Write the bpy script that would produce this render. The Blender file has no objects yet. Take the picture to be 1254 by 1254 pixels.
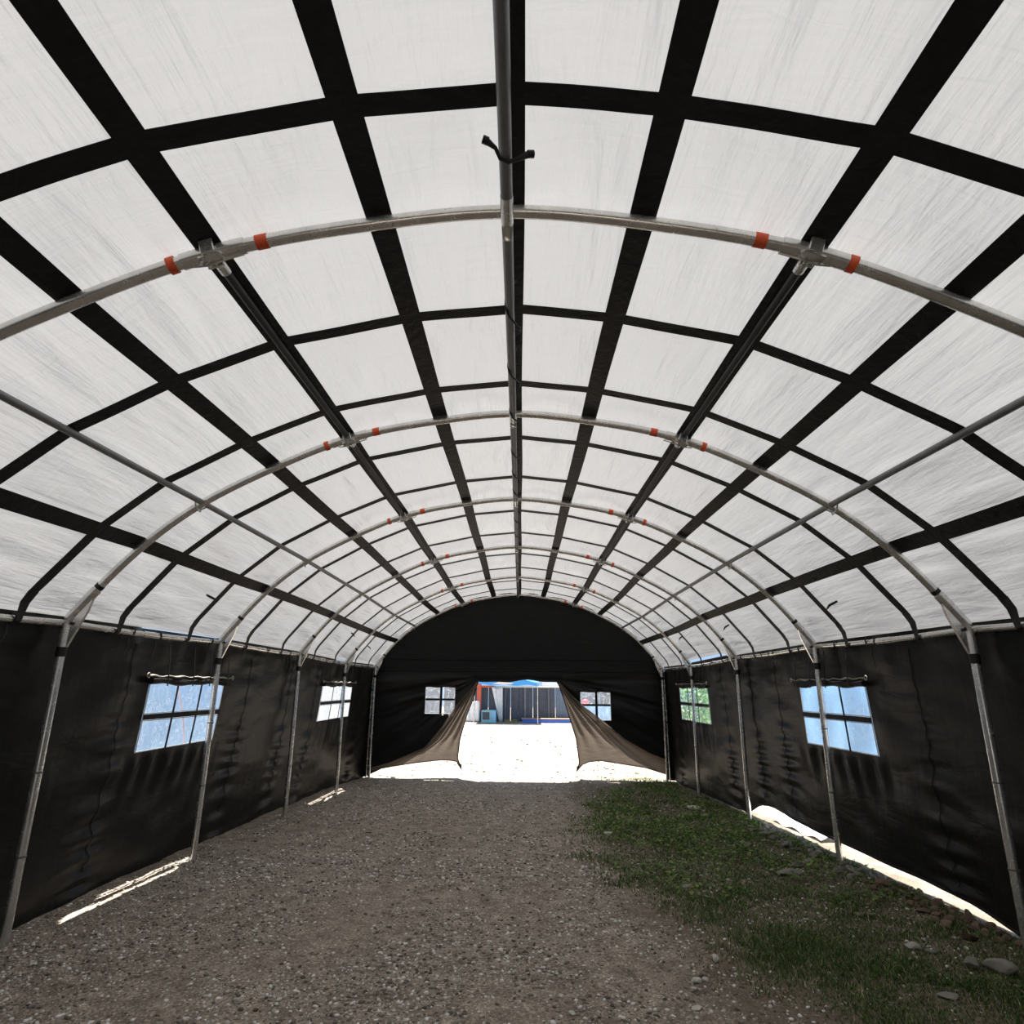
import bpy, math, random
import numpy as np
from mathutils import Vector, Matrix

random.seed(7)
rng = np.random.default_rng(11)
SC = bpy.context.scene
COL = SC.collection
PI = math.pi

# ---------------------------------------------------------------- camera
F_PX, PITCH, YAW, ROLL = 750.84, 0.2786, -0.0157, 0.0085
CAM = (0.0565, 0.0, 1.65)


def cam_axis(X, Y, Z):
    c, s = math.cos(ROLL), math.sin(ROLL)
    X, Z = c * X - s * Z, s * X + c * Z
    c, s = math.cos(PITCH), math.sin(PITCH)
    Y, Z = c * Y - s * Z, s * Y + c * Z
    c, s = math.cos(YAW), math.sin(YAW)
    X, Y = c * X + s * Y, -s * X + c * Y
    return Vector((X, Y, Z))


cam = bpy.data.cameras.new('camera')
cam.sensor_width = 36
cam.lens = 36 * F_PX / 1254
cam.clip_start = 0.02
cam.clip_end = 300
cam_o = bpy.data.objects.new('camera', cam)
COL.objects.link(cam_o)
_x, _y, _z = cam_axis(1, 0, 0), cam_axis(0, 0, 1), cam_axis(0, -1, 0)
cam_o.matrix_world = Matrix(((_x.x, _y.x, _z.x, CAM[0]), (_x.y, _y.y, _z.y, CAM[1]), (_x.z, _y.z, _z.z, CAM[2]), (0, 0, 0, 1)))
SC.camera = cam_o

# ---------------------------------------------------------------- light
SUN_DIR = Vector((0.06, -0.26, -1.0)).normalized()
sun = bpy.data.lights.new('sun', 'SUN')
sun.energy = 19.0
sun.color = (1.0, 0.965, 0.91)
sun.angle = math.radians(0.6)
sun_o = bpy.data.objects.new('sun', sun)
COL.objects.link(sun_o)
sun_o.rotation_euler = SUN_DIR.to_track_quat('-Z', 'Y').to_euler()
sun_o.location = (0, 10, 30)
W = bpy.data.worlds.new('sky')
SC.world = W
W.use_nodes = True
W.node_tree.nodes['Background'].inputs[0].default_value = (0.50, 0.70, 1.0, 1)
W.node_tree.nodes['Background'].inputs[1].default_value = 0.95
SC.view_settings.view_transform = 'Standard'
SC.view_settings.look = 'None'
SC.view_settings.gamma = 1
SC.view_settings.exposure = 0.0
SC.view_settings.use_curve_mapping = False
SC.cycles.max_bounces = 10
SC.cycles.diffuse_bounces = 6
SC.cycles.transmission_bounces = 8
SC.cycles.transparent_max_bounces = 12
SC.cycles.use_denoising = True
SC.cycles.sample_clamp_indirect = 6.0


# ---------------------------------------------------------------- materials
class NT:
    def __init__(s, name):
        s.m = bpy.data.materials.new(name)
        s.m.use_nodes = True
        s.t = s.m.node_tree
        s.t.nodes.clear()
        s.out = s.n('ShaderNodeOutputMaterial')

    def n(s, kind, **kw):
        nd = s.t.nodes.new(kind)
        for k, v in kw.items():
            if hasattr(nd, k) and k not in nd.inputs:
                setattr(nd, k, v)
            else:
                nd.inputs[k].default_value = v
        return nd

    def l(s, a, b):
        s.t.links.new(a, b)

    def coord(s, scale=(1, 1, 1), rot=(0, 0, 0)):
        c = s.n('ShaderNodeTexCoord')
        mp = s.n('ShaderNodeMapping')
        mp.inputs['Scale'].default_value = scale
        mp.inputs['Rotation'].default_value = rot
        s.l(c.outputs['Object'], mp.inputs['Vector'])
        return mp.outputs[0]

    def noise(s, vec, scale, detail=3, rough=0.5, dist=0.0):
        nd = s.n('ShaderNodeTexNoise')
        nd.inputs['Scale'].default_value = scale
        nd.inputs['Detail'].default_value = detail
        nd.inputs['Roughness'].default_value = rough
        nd.inputs['Distortion'].default_value = dist
        if vec is not None:
            s.l(vec, nd.inputs['Vector'])
        return nd.outputs['Fac']

    def ramp(s, fac, stops):
        r = s.n('ShaderNodeValToRGB')
        e = r.color_ramp.elements
        while len(e) < len(stops):
            e.new(0.5)
        for el, (p, c) in zip(e, stops):
            el.position = p
            el.color = (*c, 1) if len(c) == 3 else c
        s.l(fac, r.inputs[0])
        return r.outputs[0]

    def bump(s, h, strength, dist, normal=None):
        b = s.n('ShaderNodeBump')
        b.inputs['Strength'].default_value = strength
        b.inputs['Distance'].default_value = dist
        s.l(h, b.inputs['Height'])
        if normal is not None:
            s.l(normal, b.inputs['Normal'])
        return b.outputs[0]

    def math(s, op, a, b=None):
        m = s.n('ShaderNodeMath', operation=op)
        for i, v in enumerate((a, b)):
            if v is None:
                continue
            if isinstance(v, (int, float)):
                m.inputs[i].default_value = v
            else:
                s.l(v, m.inputs[i])
        return m.outputs[0]

    def mixc(s, f, a, b):
        m = s.n('ShaderNodeMix', data_type='RGBA')
        for i, v in ((0, f), (6, a), (7, b)):
            if isinstance(v, (int, float)):
                m.inputs[i].default_value = v
            elif isinstance(v, tuple):
                m.inputs[i].default_value = (*v, 1)
            else:
                s.l(v, m.inputs[i])
        return m.outputs[2]

    def principled(s, **kw):
        p = s.n('ShaderNodeBsdfPrincipled')
        for k, v in kw.items():
            k = k.replace('_', ' ')
            if isinstance(v, tuple):
                p.inputs[k].default_value = (*v, 1)
            elif isinstance(v, (int, float)):
                p.inputs[k].default_value = v
            else:
                s.l(v, p.inputs[k])
        return p

    def done(s, sh):
        s.l(sh if not hasattr(sh, 'outputs') else sh.outputs[0], s.out.inputs[0])
        return s.m


def plain(name, col, rough=0.6, metal=0.0, var=0.25, scale=30, bump=0.0, spec=0.4):
    t = NT(name)
    v = t.coord()
    n = t.noise(v, scale, 4)
    c = t.mixc(n, tuple(x * (1 - var) for x in col), tuple(min(1, x * (1 + var)) for x in col))
    kw = dict(Base_Color=c, Roughness=rough, Metallic=metal, Specular_IOR_Level=spec)
    if bump:
        kw['Normal'] = t.bump(n, bump, 0.01)
    return t.done(t.principled(**kw))


def make_canopy_mat():
    t = NT('white_translucent_canopy')
    v = t.coord((1, 1, 1))
    # long creases that run down the tent, slightly skewed, plus puckers next to the straps
    long1 = t.noise(t.coord((9, 1.1, 9), (0, 0, 0.12)), 1.0, 4, 0.55, 0.4)
    long2 = t.noise(t.coord((26, 2.6, 26), (0, 0, -0.16)), 1.0, 3, 0.5, 0.6)
    cross = t.noise(t.coord((3, 14, 3), (0, 0, 0.25)), 1.0, 3, 0.55, 0.8)
    broad = t.noise(v, 1.3, 2)
    fine = t.noise(v, 90, 2)
    amt = t.ramp(broad, [(0.35, (0.25,) * 3), (0.65, (1, 1, 1))])
    h = t.math('ADD', t.math('MULTIPLY', long1, 1.0), t.math('MULTIPLY', t.math('MULTIPLY', long2, 0.45), amt))
    h = t.math('ADD', h, t.math('MULTIPLY', cross, 0.28))
    h = t.math('ADD', h, t.math('MULTIPLY', fine, 0.015))
    nrm = t.bump(h, 0.5, 0.05)
    tr = t.n('ShaderNodeBsdfTranslucent')
    tr.inputs[0].default_value = (0.1085, 0.1062, 0.1048, 1)
    t.l(nrm, tr.inputs['Normal'])
    df = t.n('ShaderNodeBsdfDiffuse')
    df.inputs[0].default_value = (0.34, 0.34, 0.35, 1)
    t.l(nrm, df.inputs['Normal'])
    ad = t.n('ShaderNodeAddShader')
    t.l(tr.outputs[0], ad.inputs[0])
    t.l(df.outputs[0], ad.inputs[1])
    gl = t.n('ShaderNodeBsdfGlossy')
    gl.inputs['Roughness'].default_value = 0.26
    gl.inputs[0].default_value = (0.9, 0.9, 0.9, 1)
    t.l(nrm, gl.inputs['Normal'])
    lw = t.n('ShaderNodeLayerWeight')
    lw.inputs['Blend'].default_value = 0.5
    fc = t.math('POWER', lw.outputs['Facing'], 4.0)
    mx = t.n('ShaderNodeMixShader')
    t.l(t.math('ADD', t.math('MULTIPLY', fc, 0.24), 0.05), mx.inputs[0])
    t.l(ad.outputs[0], mx.inputs[1])
    t.l(gl.outputs[0], mx.inputs[2])
    return t.done(mx)


def make_fabric(name, col, rough=0.5, spec=0.35, trans=None, creases=1.0, bump=0.5):
    t = NT(name)
    v = t.coord()
    a = t.noise(t.coord((1.4, 1.4, 5.5), (0.25, 0.25, 0)), 1.6 * creases, 4, 0.55, 0.6)
    b = t.noise(t.coord((5, 5, 1.2), (0.3, -0.2, 0)), 1.5 * creases, 3, 0.5, 0.3)
    weave = t.noise(v, 260, 1)
    h = t.math('ADD', a, t.math('MULTIPLY', b, 0.5))
    h = t.math('ADD', h, t.math('MULTIPLY', weave, 0.01))
    nrm = t.bump(h, bump, 0.05)
    dust = t.noise(v, 5, 4, 0.6)
    c = t.mixc(dust, tuple(x * 0.8 for x in col), tuple(x * 1.25 for x in col))
    p = t.principled(Base_Color=c, Roughness=rough, Specular_IOR_Level=spec, Normal=nrm)
    if trans is None:
        return t.done(p)
    tr = t.n('ShaderNodeBsdfTranslucent')
    tr.inputs[0].default_value = (*trans, 1)
    t.l(nrm, tr.inputs['Normal'])
    ad = t.n('ShaderNodeAddShader')
    t.l(p.outputs[0], ad.inputs[0])
    t.l(tr.outputs[0], ad.inputs[1])
    return t.done(ad)


def make_steel():
    t = NT('galvanised_steel')
    v = t.coord()
    n = t.noise(v, 9, 5, 0.65)
    sp = t.noise(v, 60, 3, 0.6)
    c = t.ramp(n, [(0.3, (0.60, 0.595, 0.57)), (0.7, (0.78, 0.77, 0.74))])
    c = t.mixc(t.ramp(sp, [(0.62, (0, 0, 0)), (0.75, (1, 1, 1))]), c, (0.30, 0.27, 0.22))
    r = t.math('ADD', t.math('MULTIPLY', n, 0.16), 0.18)
    return t.done(t.principled(Base_Color=c, Metallic=0.8, Roughness=r, Normal=t.bump(sp, 0.08, 0.004)))


def make_floor():
    t = NT('gravel_ground')
    v = t.coord()
    big = t.noise(v, 0.9, 5, 0.6)
    mid = t.noise(v, 6, 5, 0.65)
    vor = t.n('ShaderNodeTexVoronoi')
    vor.inputs['Scale'].default_value = 42
    t.l(v, vor.inputs['Vector'])
    vor2 = t.n('ShaderNodeTexVoronoi')
    vor2.inputs['Scale'].default_value = 95
    t.l(v, vor2.inputs['Vector'])
    soil = t.ramp(mid, [(0.3, (0.19, 0.155, 0.125)), (0.7, (0.54, 0.465, 0.39))])
    stone = t.ramp(vor.outputs['Color'], [(0.15, (0.20, 0.17, 0.14)), (0.6, (0.46, 0.40, 0.34)), (0.95, (0.74, 0.69, 0.61))])
    fs = t.math('MULTIPLY', t.ramp(vor.outputs['Distance'], [(0.3, (1, 1, 1)), (0.55, (0, 0, 0))]), t.ramp(big, [(0.35, (0.35,) * 3), (0.6, (0.9,) * 3)]))
    c = t.mixc(fs, soil, stone)
    grit = t.ramp(vor2.outputs['Color'], [(0.0, (0.55, 0.53, 0.51)), (0.8, (1.25, 1.23, 1.2)), (1.0, (1.9, 1.88, 1.84))])
    m = t.n('ShaderNodeMix', data_type='RGBA', blend_type='MULTIPLY')
    m.inputs[0].default_value = 0.95
    t.l(c, m.inputs[6])
    t.l(grit, m.inputs[7])
    # damp dark soil on the grassy side
    sx = t.n('ShaderNodeSeparateXYZ')
    t.l(v, sx.inputs[0])
    side = t.math('ADD', sx.outputs[0], t.math('MULTIPLY', t.noise(v, 1.6, 4, 0.6), 1.3))
    msk = t.ramp(t.math('MULTIPLY', side, 0.2), [(0.27, (0, 0, 0)), (0.40, (0.82,) * 3), (0.84, (0.82,) * 3), (0.93, (0, 0, 0))])
    msk = t.math('MULTIPLY', msk, t.ramp(t.math('MULTIPLY', sx.outputs[1], 0.04), [(0.54, (1, 1, 1)), (0.60, (0.1, 0.1, 0.1))]))
    soil2 = t.mixc(mid, (0.12, 0.093, 0.064), (0.24, 0.195, 0.14))
    mm = t.mixc(msk, m.outputs[2], soil2)
    h = t.math('SUBTRACT', mid, t.math('MULTIPLY', vor.outputs['Distance'], 0.7))
    h = t.math('SUBTRACT', h, t.math('MULTIPLY', vor2.outputs['Distance'], 0.3))
    return t.done(t.principled(Base_Color=mm, Roughness=0.85, Specular_IOR_Level=0.2, Normal=t.bump(h, 0.9, 0.028)))


def make_island(name, stops, rough=0.75, spec=0.25, trans=0.0, bump=True):
    t = NT(name)
    g = t.n('ShaderNodeNewGeometry')
    c = t.ramp(g.outputs['Random Per Island'], stops)
    v = t.coord()
    n = t.noise(v, 120, 3)
    kw = dict(Base_Color=c, Roughness=rough, Specular_IOR_Level=spec)
    if bump:
        kw['Normal'] = t.bump(n, 0.4, 0.003)
    p = t.principled(**kw)
    if not trans:
        return t.done(p)
    tr = t.n('ShaderNodeBsdfTranslucent')
    t.l(c, tr.inputs[0])
    mx = t.n('ShaderNodeMixShader')
    mx.inputs[0].default_value = trans
    t.l(p.outputs[0], mx.inputs[1])
    t.l(tr.outputs[0], mx.inputs[2])
    return t.done(mx)


def make_stone(name, lo, hi):
    t = NT(name)
    v = t.coord()
    oi = t.n('ShaderNodeObjectInfo')
    n = t.noise(v, 14, 5, 0.6)
    c = t.mixc(n, lo, hi)
    k = t.math('ADD', t.math('MULTIPLY', oi.outputs['Random'], 0.5), 0.72)
    m = t.n('ShaderNodeMix', data_type='RGBA', blend_type='MULTIPLY')
    m.inputs[0].default_value = 1.0
    t.l(c, m.inputs[6])
    t.l(k, m.inputs[7])
    return t.done(t.principled(Base_Color=m.outputs[2], Roughness=0.8, Specular_IOR_Level=0.25, Normal=t.bump(n, 0.5, 0.01)))


def make_pane():
    t = NT('clear_plastic_sheet')
    v = t.coord()
    n = t.noise(v, 7, 3, 0.6, 1.6)
    nrm = t.bump(n, 0.8, 0.03)
    tp = t.n('ShaderNodeBsdfTransparent')
    tp.inputs[0].default_value = (0.93, 0.95, 0.97, 1)
    gl = t.n('ShaderNodeBsdfGlossy')
    gl.inputs['Roughness'].default_value = 0.12
    t.l(nrm, gl.inputs['Normal'])
    df = t.n('ShaderNodeBsdfTranslucent')
    df.inputs[0].default_value = (0.75, 0.8, 0.85, 1)
    crease = t.ramp(t.noise(t.coord((1, 2.2, 1.2), (0.5, 0.4, 0.2)), 4.0, 3, 0.5, 2.2), [(0.47, (0.14,) * 3), (0.5, (0.45,) * 3), (0.53, (0.14,) * 3)])
    m1 = t.n('ShaderNodeMixShader')
    t.l(crease, m1.inputs[0])
    t.l(tp.outputs[0], m1.inputs[1])
    t.l(df.outputs[0], m1.inputs[2])
    m2 = t.n('ShaderNodeMixShader')
    m2.inputs[0].default_value = 0.06
    t.l(m1.outputs[0], m2.inputs[1])
    t.l(gl.outputs[0], m2.inputs[2])
    return t.done(m2)


def make_corrugated(name, col, scale=14, axis=0, rough=0.5, metal=0.3):
    t = NT(name)
    v = t.coord()
    w = t.n('ShaderNodeTexWave')
    w.bands_direction = 'XYZ'[axis]
    w.inputs['Scale'].default_value = scale
    w.inputs['Distortion'].default_value = 0.6
    t.l(v, w.inputs['Vector'])
    n = t.noise(v, 3, 4)
    c = t.mixc(n, tuple(x * 0.7 for x in col), tuple(x * 1.3 for x in col))
    return t.done(t.principled(Base_Color=c, Roughness=rough, Metallic=metal, Normal=t.bump(w.outputs['Fac'], 0.6, 0.03)))


M = dict(
    canopy=make_canopy_mat(),
    strap=make_fabric('black_webbing', (0.012, 0.0115, 0.011), 0.55, 0.3, None, 3, 0.25),
    wall=make_fabric('black_wall_fabric', (0.0095, 0.0090, 0.0080), 0.42, 0.14, None, 0.8, 0.2),
    gable=make_fabric('black_gable_fabric', (0.010, 0.010, 0.010), 0.6, 0.2, None, 1.0, 0.35),
    endcloth=make_fabric('black_end_wall_cloth', (0.0075, 0.0072, 0.0068), 0.36, 0.28, None, 0.8, 0.2),
    flap=make_fabric('thin_brown_black_flap_fabric', (0.10, 0.083, 0.068), 0.5, 0.3, (0.058, 0.047, 0.037), 1.6, 0.3),
    steel=make_steel(),
    purlin=plain('dull_grey_steel', (0.22, 0.22, 0.22), 0.45, 0.7, 0.2, 12),
    dark=plain('shade_darkened_steel', (0.022, 0.021, 0.020), 0.5, 0.0, 0.2, 12),  # shade on the purlins' unlit underside, put into the steel's colour
    rubber=plain('black_rubber', (0.010, 0.010, 0.010), 0.6),
    tape=plain('orange_tape', (0.72, 0.10, 0.03), 0.5, 0, 0.2, 80),
    wire=plain('bright_wire', (0.65, 0.64, 0.6), 0.3, 1.0, 0.1),
    floor=make_floor(),
    pane=make_pane(),
    welt=plain('clear_plastic_edge', (0.75, 0.8, 0.85), 0.4),
    cord=plain('white_cord', (0.42, 0.38, 0.33), 0.7, 0, 0.3, 60),
    gravel=make_island('loose_gravel', [(0.0, (0.10, 0.085, 0.07)), (0.42, (0.33, 0.285, 0.24)), (0.72, (0.56, 0.51, 0.45)), (0.85, (0.84, 0.81, 0.76)), (1.0, (0.92, 0.90, 0.87))]),
    grass=make_island('short_grass', [(0.0, (0.035, 0.07, 0.018)), (0.5, (0.075, 0.15, 0.032)), (0.84, (0.15, 0.22, 0.06)), (0.93, (0.36, 0.32, 0.16)), (1.0, (0.58, 0.51, 0.34))], 0.55, 0.3, 0.25, False),
    leaf=make_island('broad_weed_leaf', [(0.0, (0.06, 0.12, 0.02)), (0.6, (0.13, 0.25, 0.045)), (1.0, (0.28, 0.38, 0.08))], 0.5, 0.3, 0.3, False),
    pale=make_stone('pale_stone', (0.42, 0.39, 0.33), (0.68, 0.65, 0.58)),
    grey=make_stone('grey_stone', (0.16, 0.15, 0.13), (0.34, 0.31, 0.27)),
    brown=make_stone('brown_rubble', (0.11, 0.075, 0.055), (0.25, 0.17, 0.125)),
    bluetarp=plain('blue_tarpaulin', (0.28, 0.56, 0.97), 0.5, 0, 0.18, 2.5, 0.3),
    awning=plain('bright_blue_awning', (0.07, 0.36, 0.80), 0.45, 0, 0.15, 2),
    white=plain('white_painted', (0.78, 0.78, 0.76), 0.5, 0, 0.06, 4),
    sheet=make_fabric('white_sheet_and_glare', (0.74, 0.75, 0.76), 0.6, 0.3, (0.15, 0.15, 0.15), 1.5, 0.5),
    fence=make_corrugated('dark_blue_grey_panel', (0.090, 0.105, 0.135), 6),
    fence2=make_corrugated('blue_grey_panel', (0.13, 0.18, 0.25), 2),
    ribbed=make_corrugated('grey_ribbed_roofing', (0.20, 0.215, 0.26), 9),
    orange=plain('orange_red_paint', (0.62, 0.13, 0.07), 0.5, 0, 0.15, 4),
    cyan=plain('pale_cyan_paint', (0.25, 0.52, 0.60), 0.4, 0, 0.2, 4),
    deepblue=plain('deep_blue_paint', (0.05, 0.14, 0.55), 0.4, 0, 0.15, 3),
    wood=plain('orange_board', (0.55, 0.30, 0.12), 0.6, 0, 0.2, 6),
    red=plain('red_cloth', (0.70, 0.05, 0.10), 0.6, 0, 0.2, 9),
    pink=plain('pink_rope', (0.85, 0.45, 0.52), 0.7, 0, 0.1, 40),
    shrubleaf=make_island('shrub_leaf', [(0.0, (0.10, 0.22, 0.06)), (0.6, (0.22, 0.42, 0.14)), (1.0, (0.42, 0.60, 0.28))], 0.5, 0.3, 0.4, False),
    yellow=make_island('yellow_flowers', [(0, (0.75, 0.50, 0.05)), (0.7, (0.85, 0.68, 0.12)), (1, (0.3, 0.4, 0.08))], 0.6, 0.3, 0.2, False),
    glass=plain('dark_screen', (0.05, 0.07, 0.09), 0.2),
)


# ---------------------------------------------------------------- mesh helpers
class MB:
    """Collects vertices and faces; build() links them as one mesh object."""

    def __init__(s):
        s.v, s.f, s.mi = [], [], []

    def add(s, v, f, mi=0):
        o = len(s.v)
        s.v += [tuple(p) for p in v]
        s.f += [tuple(i + o for i in q) for q in f]
        s.mi += [mi] * len(f)
        return s

    def tube(s, pts, r, n=12, caps=True, mi=0):
        pts = [Vector(p) for p in pts]
        rs = r if isinstance(r, (list, tuple)) else [r] * len(pts)
        d0 = (pts[1] - pts[0]).normalized()
        ref = Vector((0, 0, 1)) if abs(d0.z) < 0.9 else Vector((1, 0, 0))
        u = d0.cross(ref).normalized()
        v, f = [], []
        for i, p in enumerate(pts):
            a = pts[max(0, i - 1)]
            b = pts[min(len(pts) - 1, i + 1)]
            d = (b - a).normalized()
            u = (u - d * u.dot(d)).normalized()
            w = d.cross(u)
            for k in range(n):
                t = 2 * PI * k / n
                v.append(p + (u * math.cos(t) + w * math.sin(t)) * rs[i])
        for i in range(len(pts) - 1):
            for k in range(n):
                k2 = (k + 1) % n
                f.append((i * n + k, i * n + k2, (i + 1) * n + k2, (i + 1) * n + k))
        if caps:
            f.append(tuple(range(n))[::-1])
            f.append(tuple((len(pts) - 1) * n + k for k in range(n)))
        return s.add(v, f, mi)

    def box(s, c, d, rot=None, mi=0, bev=0.0):
        x, y, z = (q / 2 for q in d)
        b = min(bev, x, y, z) if bev else 0
        vs = []
        if not b:
            vs = [(i * x, j * y, k * z) for i in (-1, 1) for j in (-1, 1) for k in (-1, 1)]
            f = [(0, 1, 3, 2), (4, 6, 7, 5), (0, 4, 5, 1), (2, 3, 7, 6), (0, 2, 6, 4), (1, 5, 7, 3)]
        else:
            ring = []
            for (sx, sy) in ((1, 1), (-1, 1), (-1, -1), (1, -1)):
                pts = [(sx * x, sy * (y - b)), (sx * (x - b), sy * y)]
                ring += pts if sx * sy > 0 else pts[::-1]
            lv = [(-z, b), (-z + b, 0), (z - b, 0), (z, b)]
            for zz, ins in lv:
                for (px, py) in ring:
                    vs.append((px - math.copysign(ins, px) if ins else px, py - math.copysign(ins, py) if ins else py, zz))
            f = []
            for i in range(3):
                for k in range(8):
                    k2 = (k + 1) % 8
                    f.append((i * 8 + k, i * 8 + k2, (i + 1) * 8 + k2, (i + 1) * 8 + k))
            f.append(tuple(range(8))[::-1])
            f.append(tuple(24 + k for k in range(8)))
        R = rot if rot is not None else Matrix.Identity(3)
        return s.add([Vector(c) + R @ Vector(p) for p in vs], f, mi)

    def grid(s, P, skip=None, mi=0, thick=None):
        """P[i][j] -> point; thick: vector or None for a second skin."""
        ni, nj = len(P), len(P[0])
        v = [P[i][j] for i in range(ni) for j in range(nj)]
        f = []
        for i in range(ni - 1):
            for j in range(nj - 1):
                if skip and skip(i, j):
                    continue
                f.append((i * nj + j, (i + 1) * nj + j, (i + 1) * nj + j + 1, i * nj + j + 1))
        return s.add(v, f, mi)

    def ribbon(s, A, B, th):
        """Strip between two polylines with a thickness vector list."""
        n = len(A)
        v, f = [], []
        for a, b, t in zip(A, B, th):
            a, b, t = Vector(a), Vector(b), Vector(t)
            v += [a, b, b + t, a + t]
        for i in range(n - 1):
            for k in range(4):
                k2 = (k + 1) % 4
                f.append((i * 4 + k, i * 4 + k2, (i + 1) * 4 + k2, (i + 1) * 4 + k))
        f.append((3, 2, 1, 0))
        f.append(tuple((n - 1) * 4 + k for k in range(4)))
        return s.add(v, f)

    def prism(s, poly, ext, mi=0):
        poly = [Vector(p) for p in poly]
        ext = Vector(ext)
        n = len(poly)
        f = [tuple(range(n))[::-1], tuple(range(n, 2 * n))] + [(k, (k + 1) % n, n + (k + 1) % n, n + k) for k in range(n)]
        return s.add(poly + [p + ext for p in poly], f, mi)

    def torus(s, c, axis, R, r, n=16, m=8, mi=0, arc=2 * PI):
        ax = Vector(axis).normalized()
        u = ax.cross(Vector((0, 0, 1)) if abs(ax.z) < 0.9 else Vector((1, 0, 0))).normalized()
        w = ax.cross(u)
        closed = arc > 6.28
        pts = [Vector(c) + (u * math.cos(arc * i / n) + w * math.sin(arc * i / n)) * R for i in range(n + (1 if not closed else 1))]
        return s.tube(pts, r, m, not closed, mi)

    def build(s, name, mats, parent=None, smooth=True, inv=None):
        me = bpy.data.meshes.new(name)
        vs = s.v
        if parent is not None:
            w = world_loc(parent)
            vs = [(p[0] - w.x, p[1] - w.y, p[2] - w.z) for p in vs]
        me.from_pydata(vs, [], s.f)
        mats = mats if isinstance(mats, (list, tuple)) else [mats]
        for m in mats:
            me.materials.append(m)
        me.polygons.foreach_set('material_index', s.mi)
        if smooth:
            me.polygons.foreach_set('use_smooth', [True] * len(s.f))
            try:
                me.set_sharp_from_angle(angle=math.radians(42))
            except Exception:
                pass
        me.update()
        o = bpy.data.objects.new(name, me)
        COL.objects.link(o)
        if parent is not None:
            o.parent = parent
        return o


def world_loc(o):
    v = Vector((0, 0, 0))
    while o is not None:
        v += o.location
        o = o.parent
    return v


def tag(o, label=None, cat=None, group=None, kind=None):
    if label:
        o['label'] = label
    if cat:
        o['category'] = cat
    if group:
        o['group'] = group
    if kind:
        o['kind'] = kind
    return o


def thing(name, label, cat, loc, group=None):
    o = bpy.data.objects.new(name, None)
    COL.objects.link(o)
    o.location = loc
    o.empty_display_size = 0.1
    return tag(o, label, cat, group)


def structure(name, loc=(0, 0, 0)):
    o = bpy.data.objects.new(name, None)
    COL.objects.link(o)
    o.location = loc
    o.empty_display_size = 0.1
    o['kind'] = 'structure'
    return o


def lerp(a, b, t):
    return a + (b - a) * t


def smooth01(t):
    t = min(1, max(0, t))
    return t * t * (3 - 2 * t)


# smooth value noise in plain numpy, used for cloth and ground
_NG = rng.random((64, 64))


def vnoise(x, y):
    x, y = np.asarray(x, float), np.asarray(y, float)
    xi, yi = np.floor(x).astype(int), np.floor(y).astype(int)
    fx, fy = x - xi, y - yi
    fx, fy = fx * fx * (3 - 2 * fx), fy * fy * (3 - 2 * fy)
    g = lambda a, b: _NG[a % 64, b % 64]
    return (g(xi, yi) * (1 - fx) + g(xi + 1, yi) * fx) * (1 - fy) + (g(xi, yi + 1) * (1 - fx) + g(xi + 1, yi + 1) * fx) * fy - 0.5


# ---------------------------------------------------------------- layout
D = [2.297, 4.543, 6.956, 9.515, 12.061, 14.581]       # arches, nearest first
EZ = [-0.050, 0.002, 0.030, 0.025, -0.016, 0.002]
END_Y = 14.72
BACK_Y = -2.1


def ez(y):
    return float(np.interp(y, D, EZ))


def ground(x, y):
    x, y = np.asarray(x, float), np.asarray(y, float)
    z = np.where(y < 15, -0.0314 * (y - 5), -0.314 + 0.0158 * (y - 15))
    z = z + 0.035 * vnoise(x * 0.7 + 9, y * 0.7) + 0.014 * vnoise(x * 2.3, y * 2.3 + 5)
    # low bank under the wall on the grassy side
    z = z + 0.045 * np.exp(-((x - 3.25) / 0.28) ** 2) * np.clip((y - 4.2) / 0.6, 0, 1) * np.clip((9.2 - y) / 0.8, 0, 1)
    return z


def gz(x, y):
    return float(ground(x, y))


# arch centre line (half, from crown to eave), measured
_AX = [0, .591, 1.331, 1.906, 2.424, 2.87, 3.30]
_AZ = [3.772, 3.712, 3.551, 3.300, 3.009, 2.630, 2.10]
_cx = np.array([-a for a in _AX[:0:-1]] + _AX)
_cz = np.array(_AZ[:0:-1] + _AZ)
_t = np.concatenate([[0], np.cumsum(np.hypot(np.diff(_cx), np.diff(_cz)))])


def nspline(t, y, q):
    n = len(t)
    h = np.diff(t)
    A = np.zeros((n, n))
    b = np.zeros(n)
    A[0, 0] = A[-1, -1] = 1
    for i in range(1, n - 1):
        A[i, i - 1], A[i, i], A[i, i + 1] = h[i - 1], 2 * (h[i - 1] + h[i]), h[i]
        b[i] = 6 * ((y[i + 1] - y[i]) / h[i] - (y[i] - y[i - 1]) / h[i - 1])
    m = np.linalg.solve(A, b)
    k = np.clip(np.searchsorted(t, q) - 1, 0, n - 2)
    a, c = t[k + 1] - q, q - t[k]
    return (m[k] * a ** 3 + m[k + 1] * c ** 3) / (6 * h[k]) + (y[k] / h[k] - m[k] * h[k] / 6) * a + (y[k + 1] / h[k] - m[k + 1] * h[k] / 6) * c


_q = np.linspace(0, _t[-1], 1201)
_PX, _PZ = nspline(_t, _cx, _q), nspline(_t, _cz, _q)
ARC = float(np.hypot(np.diff(_PX), np.diff(_PZ)).sum())


_PC = {}


def prof(u):
    u = float(u)
    r = _PC.get(u)
    if r is None:
        r = _PC[u] = prof0(u)
    return r


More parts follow.
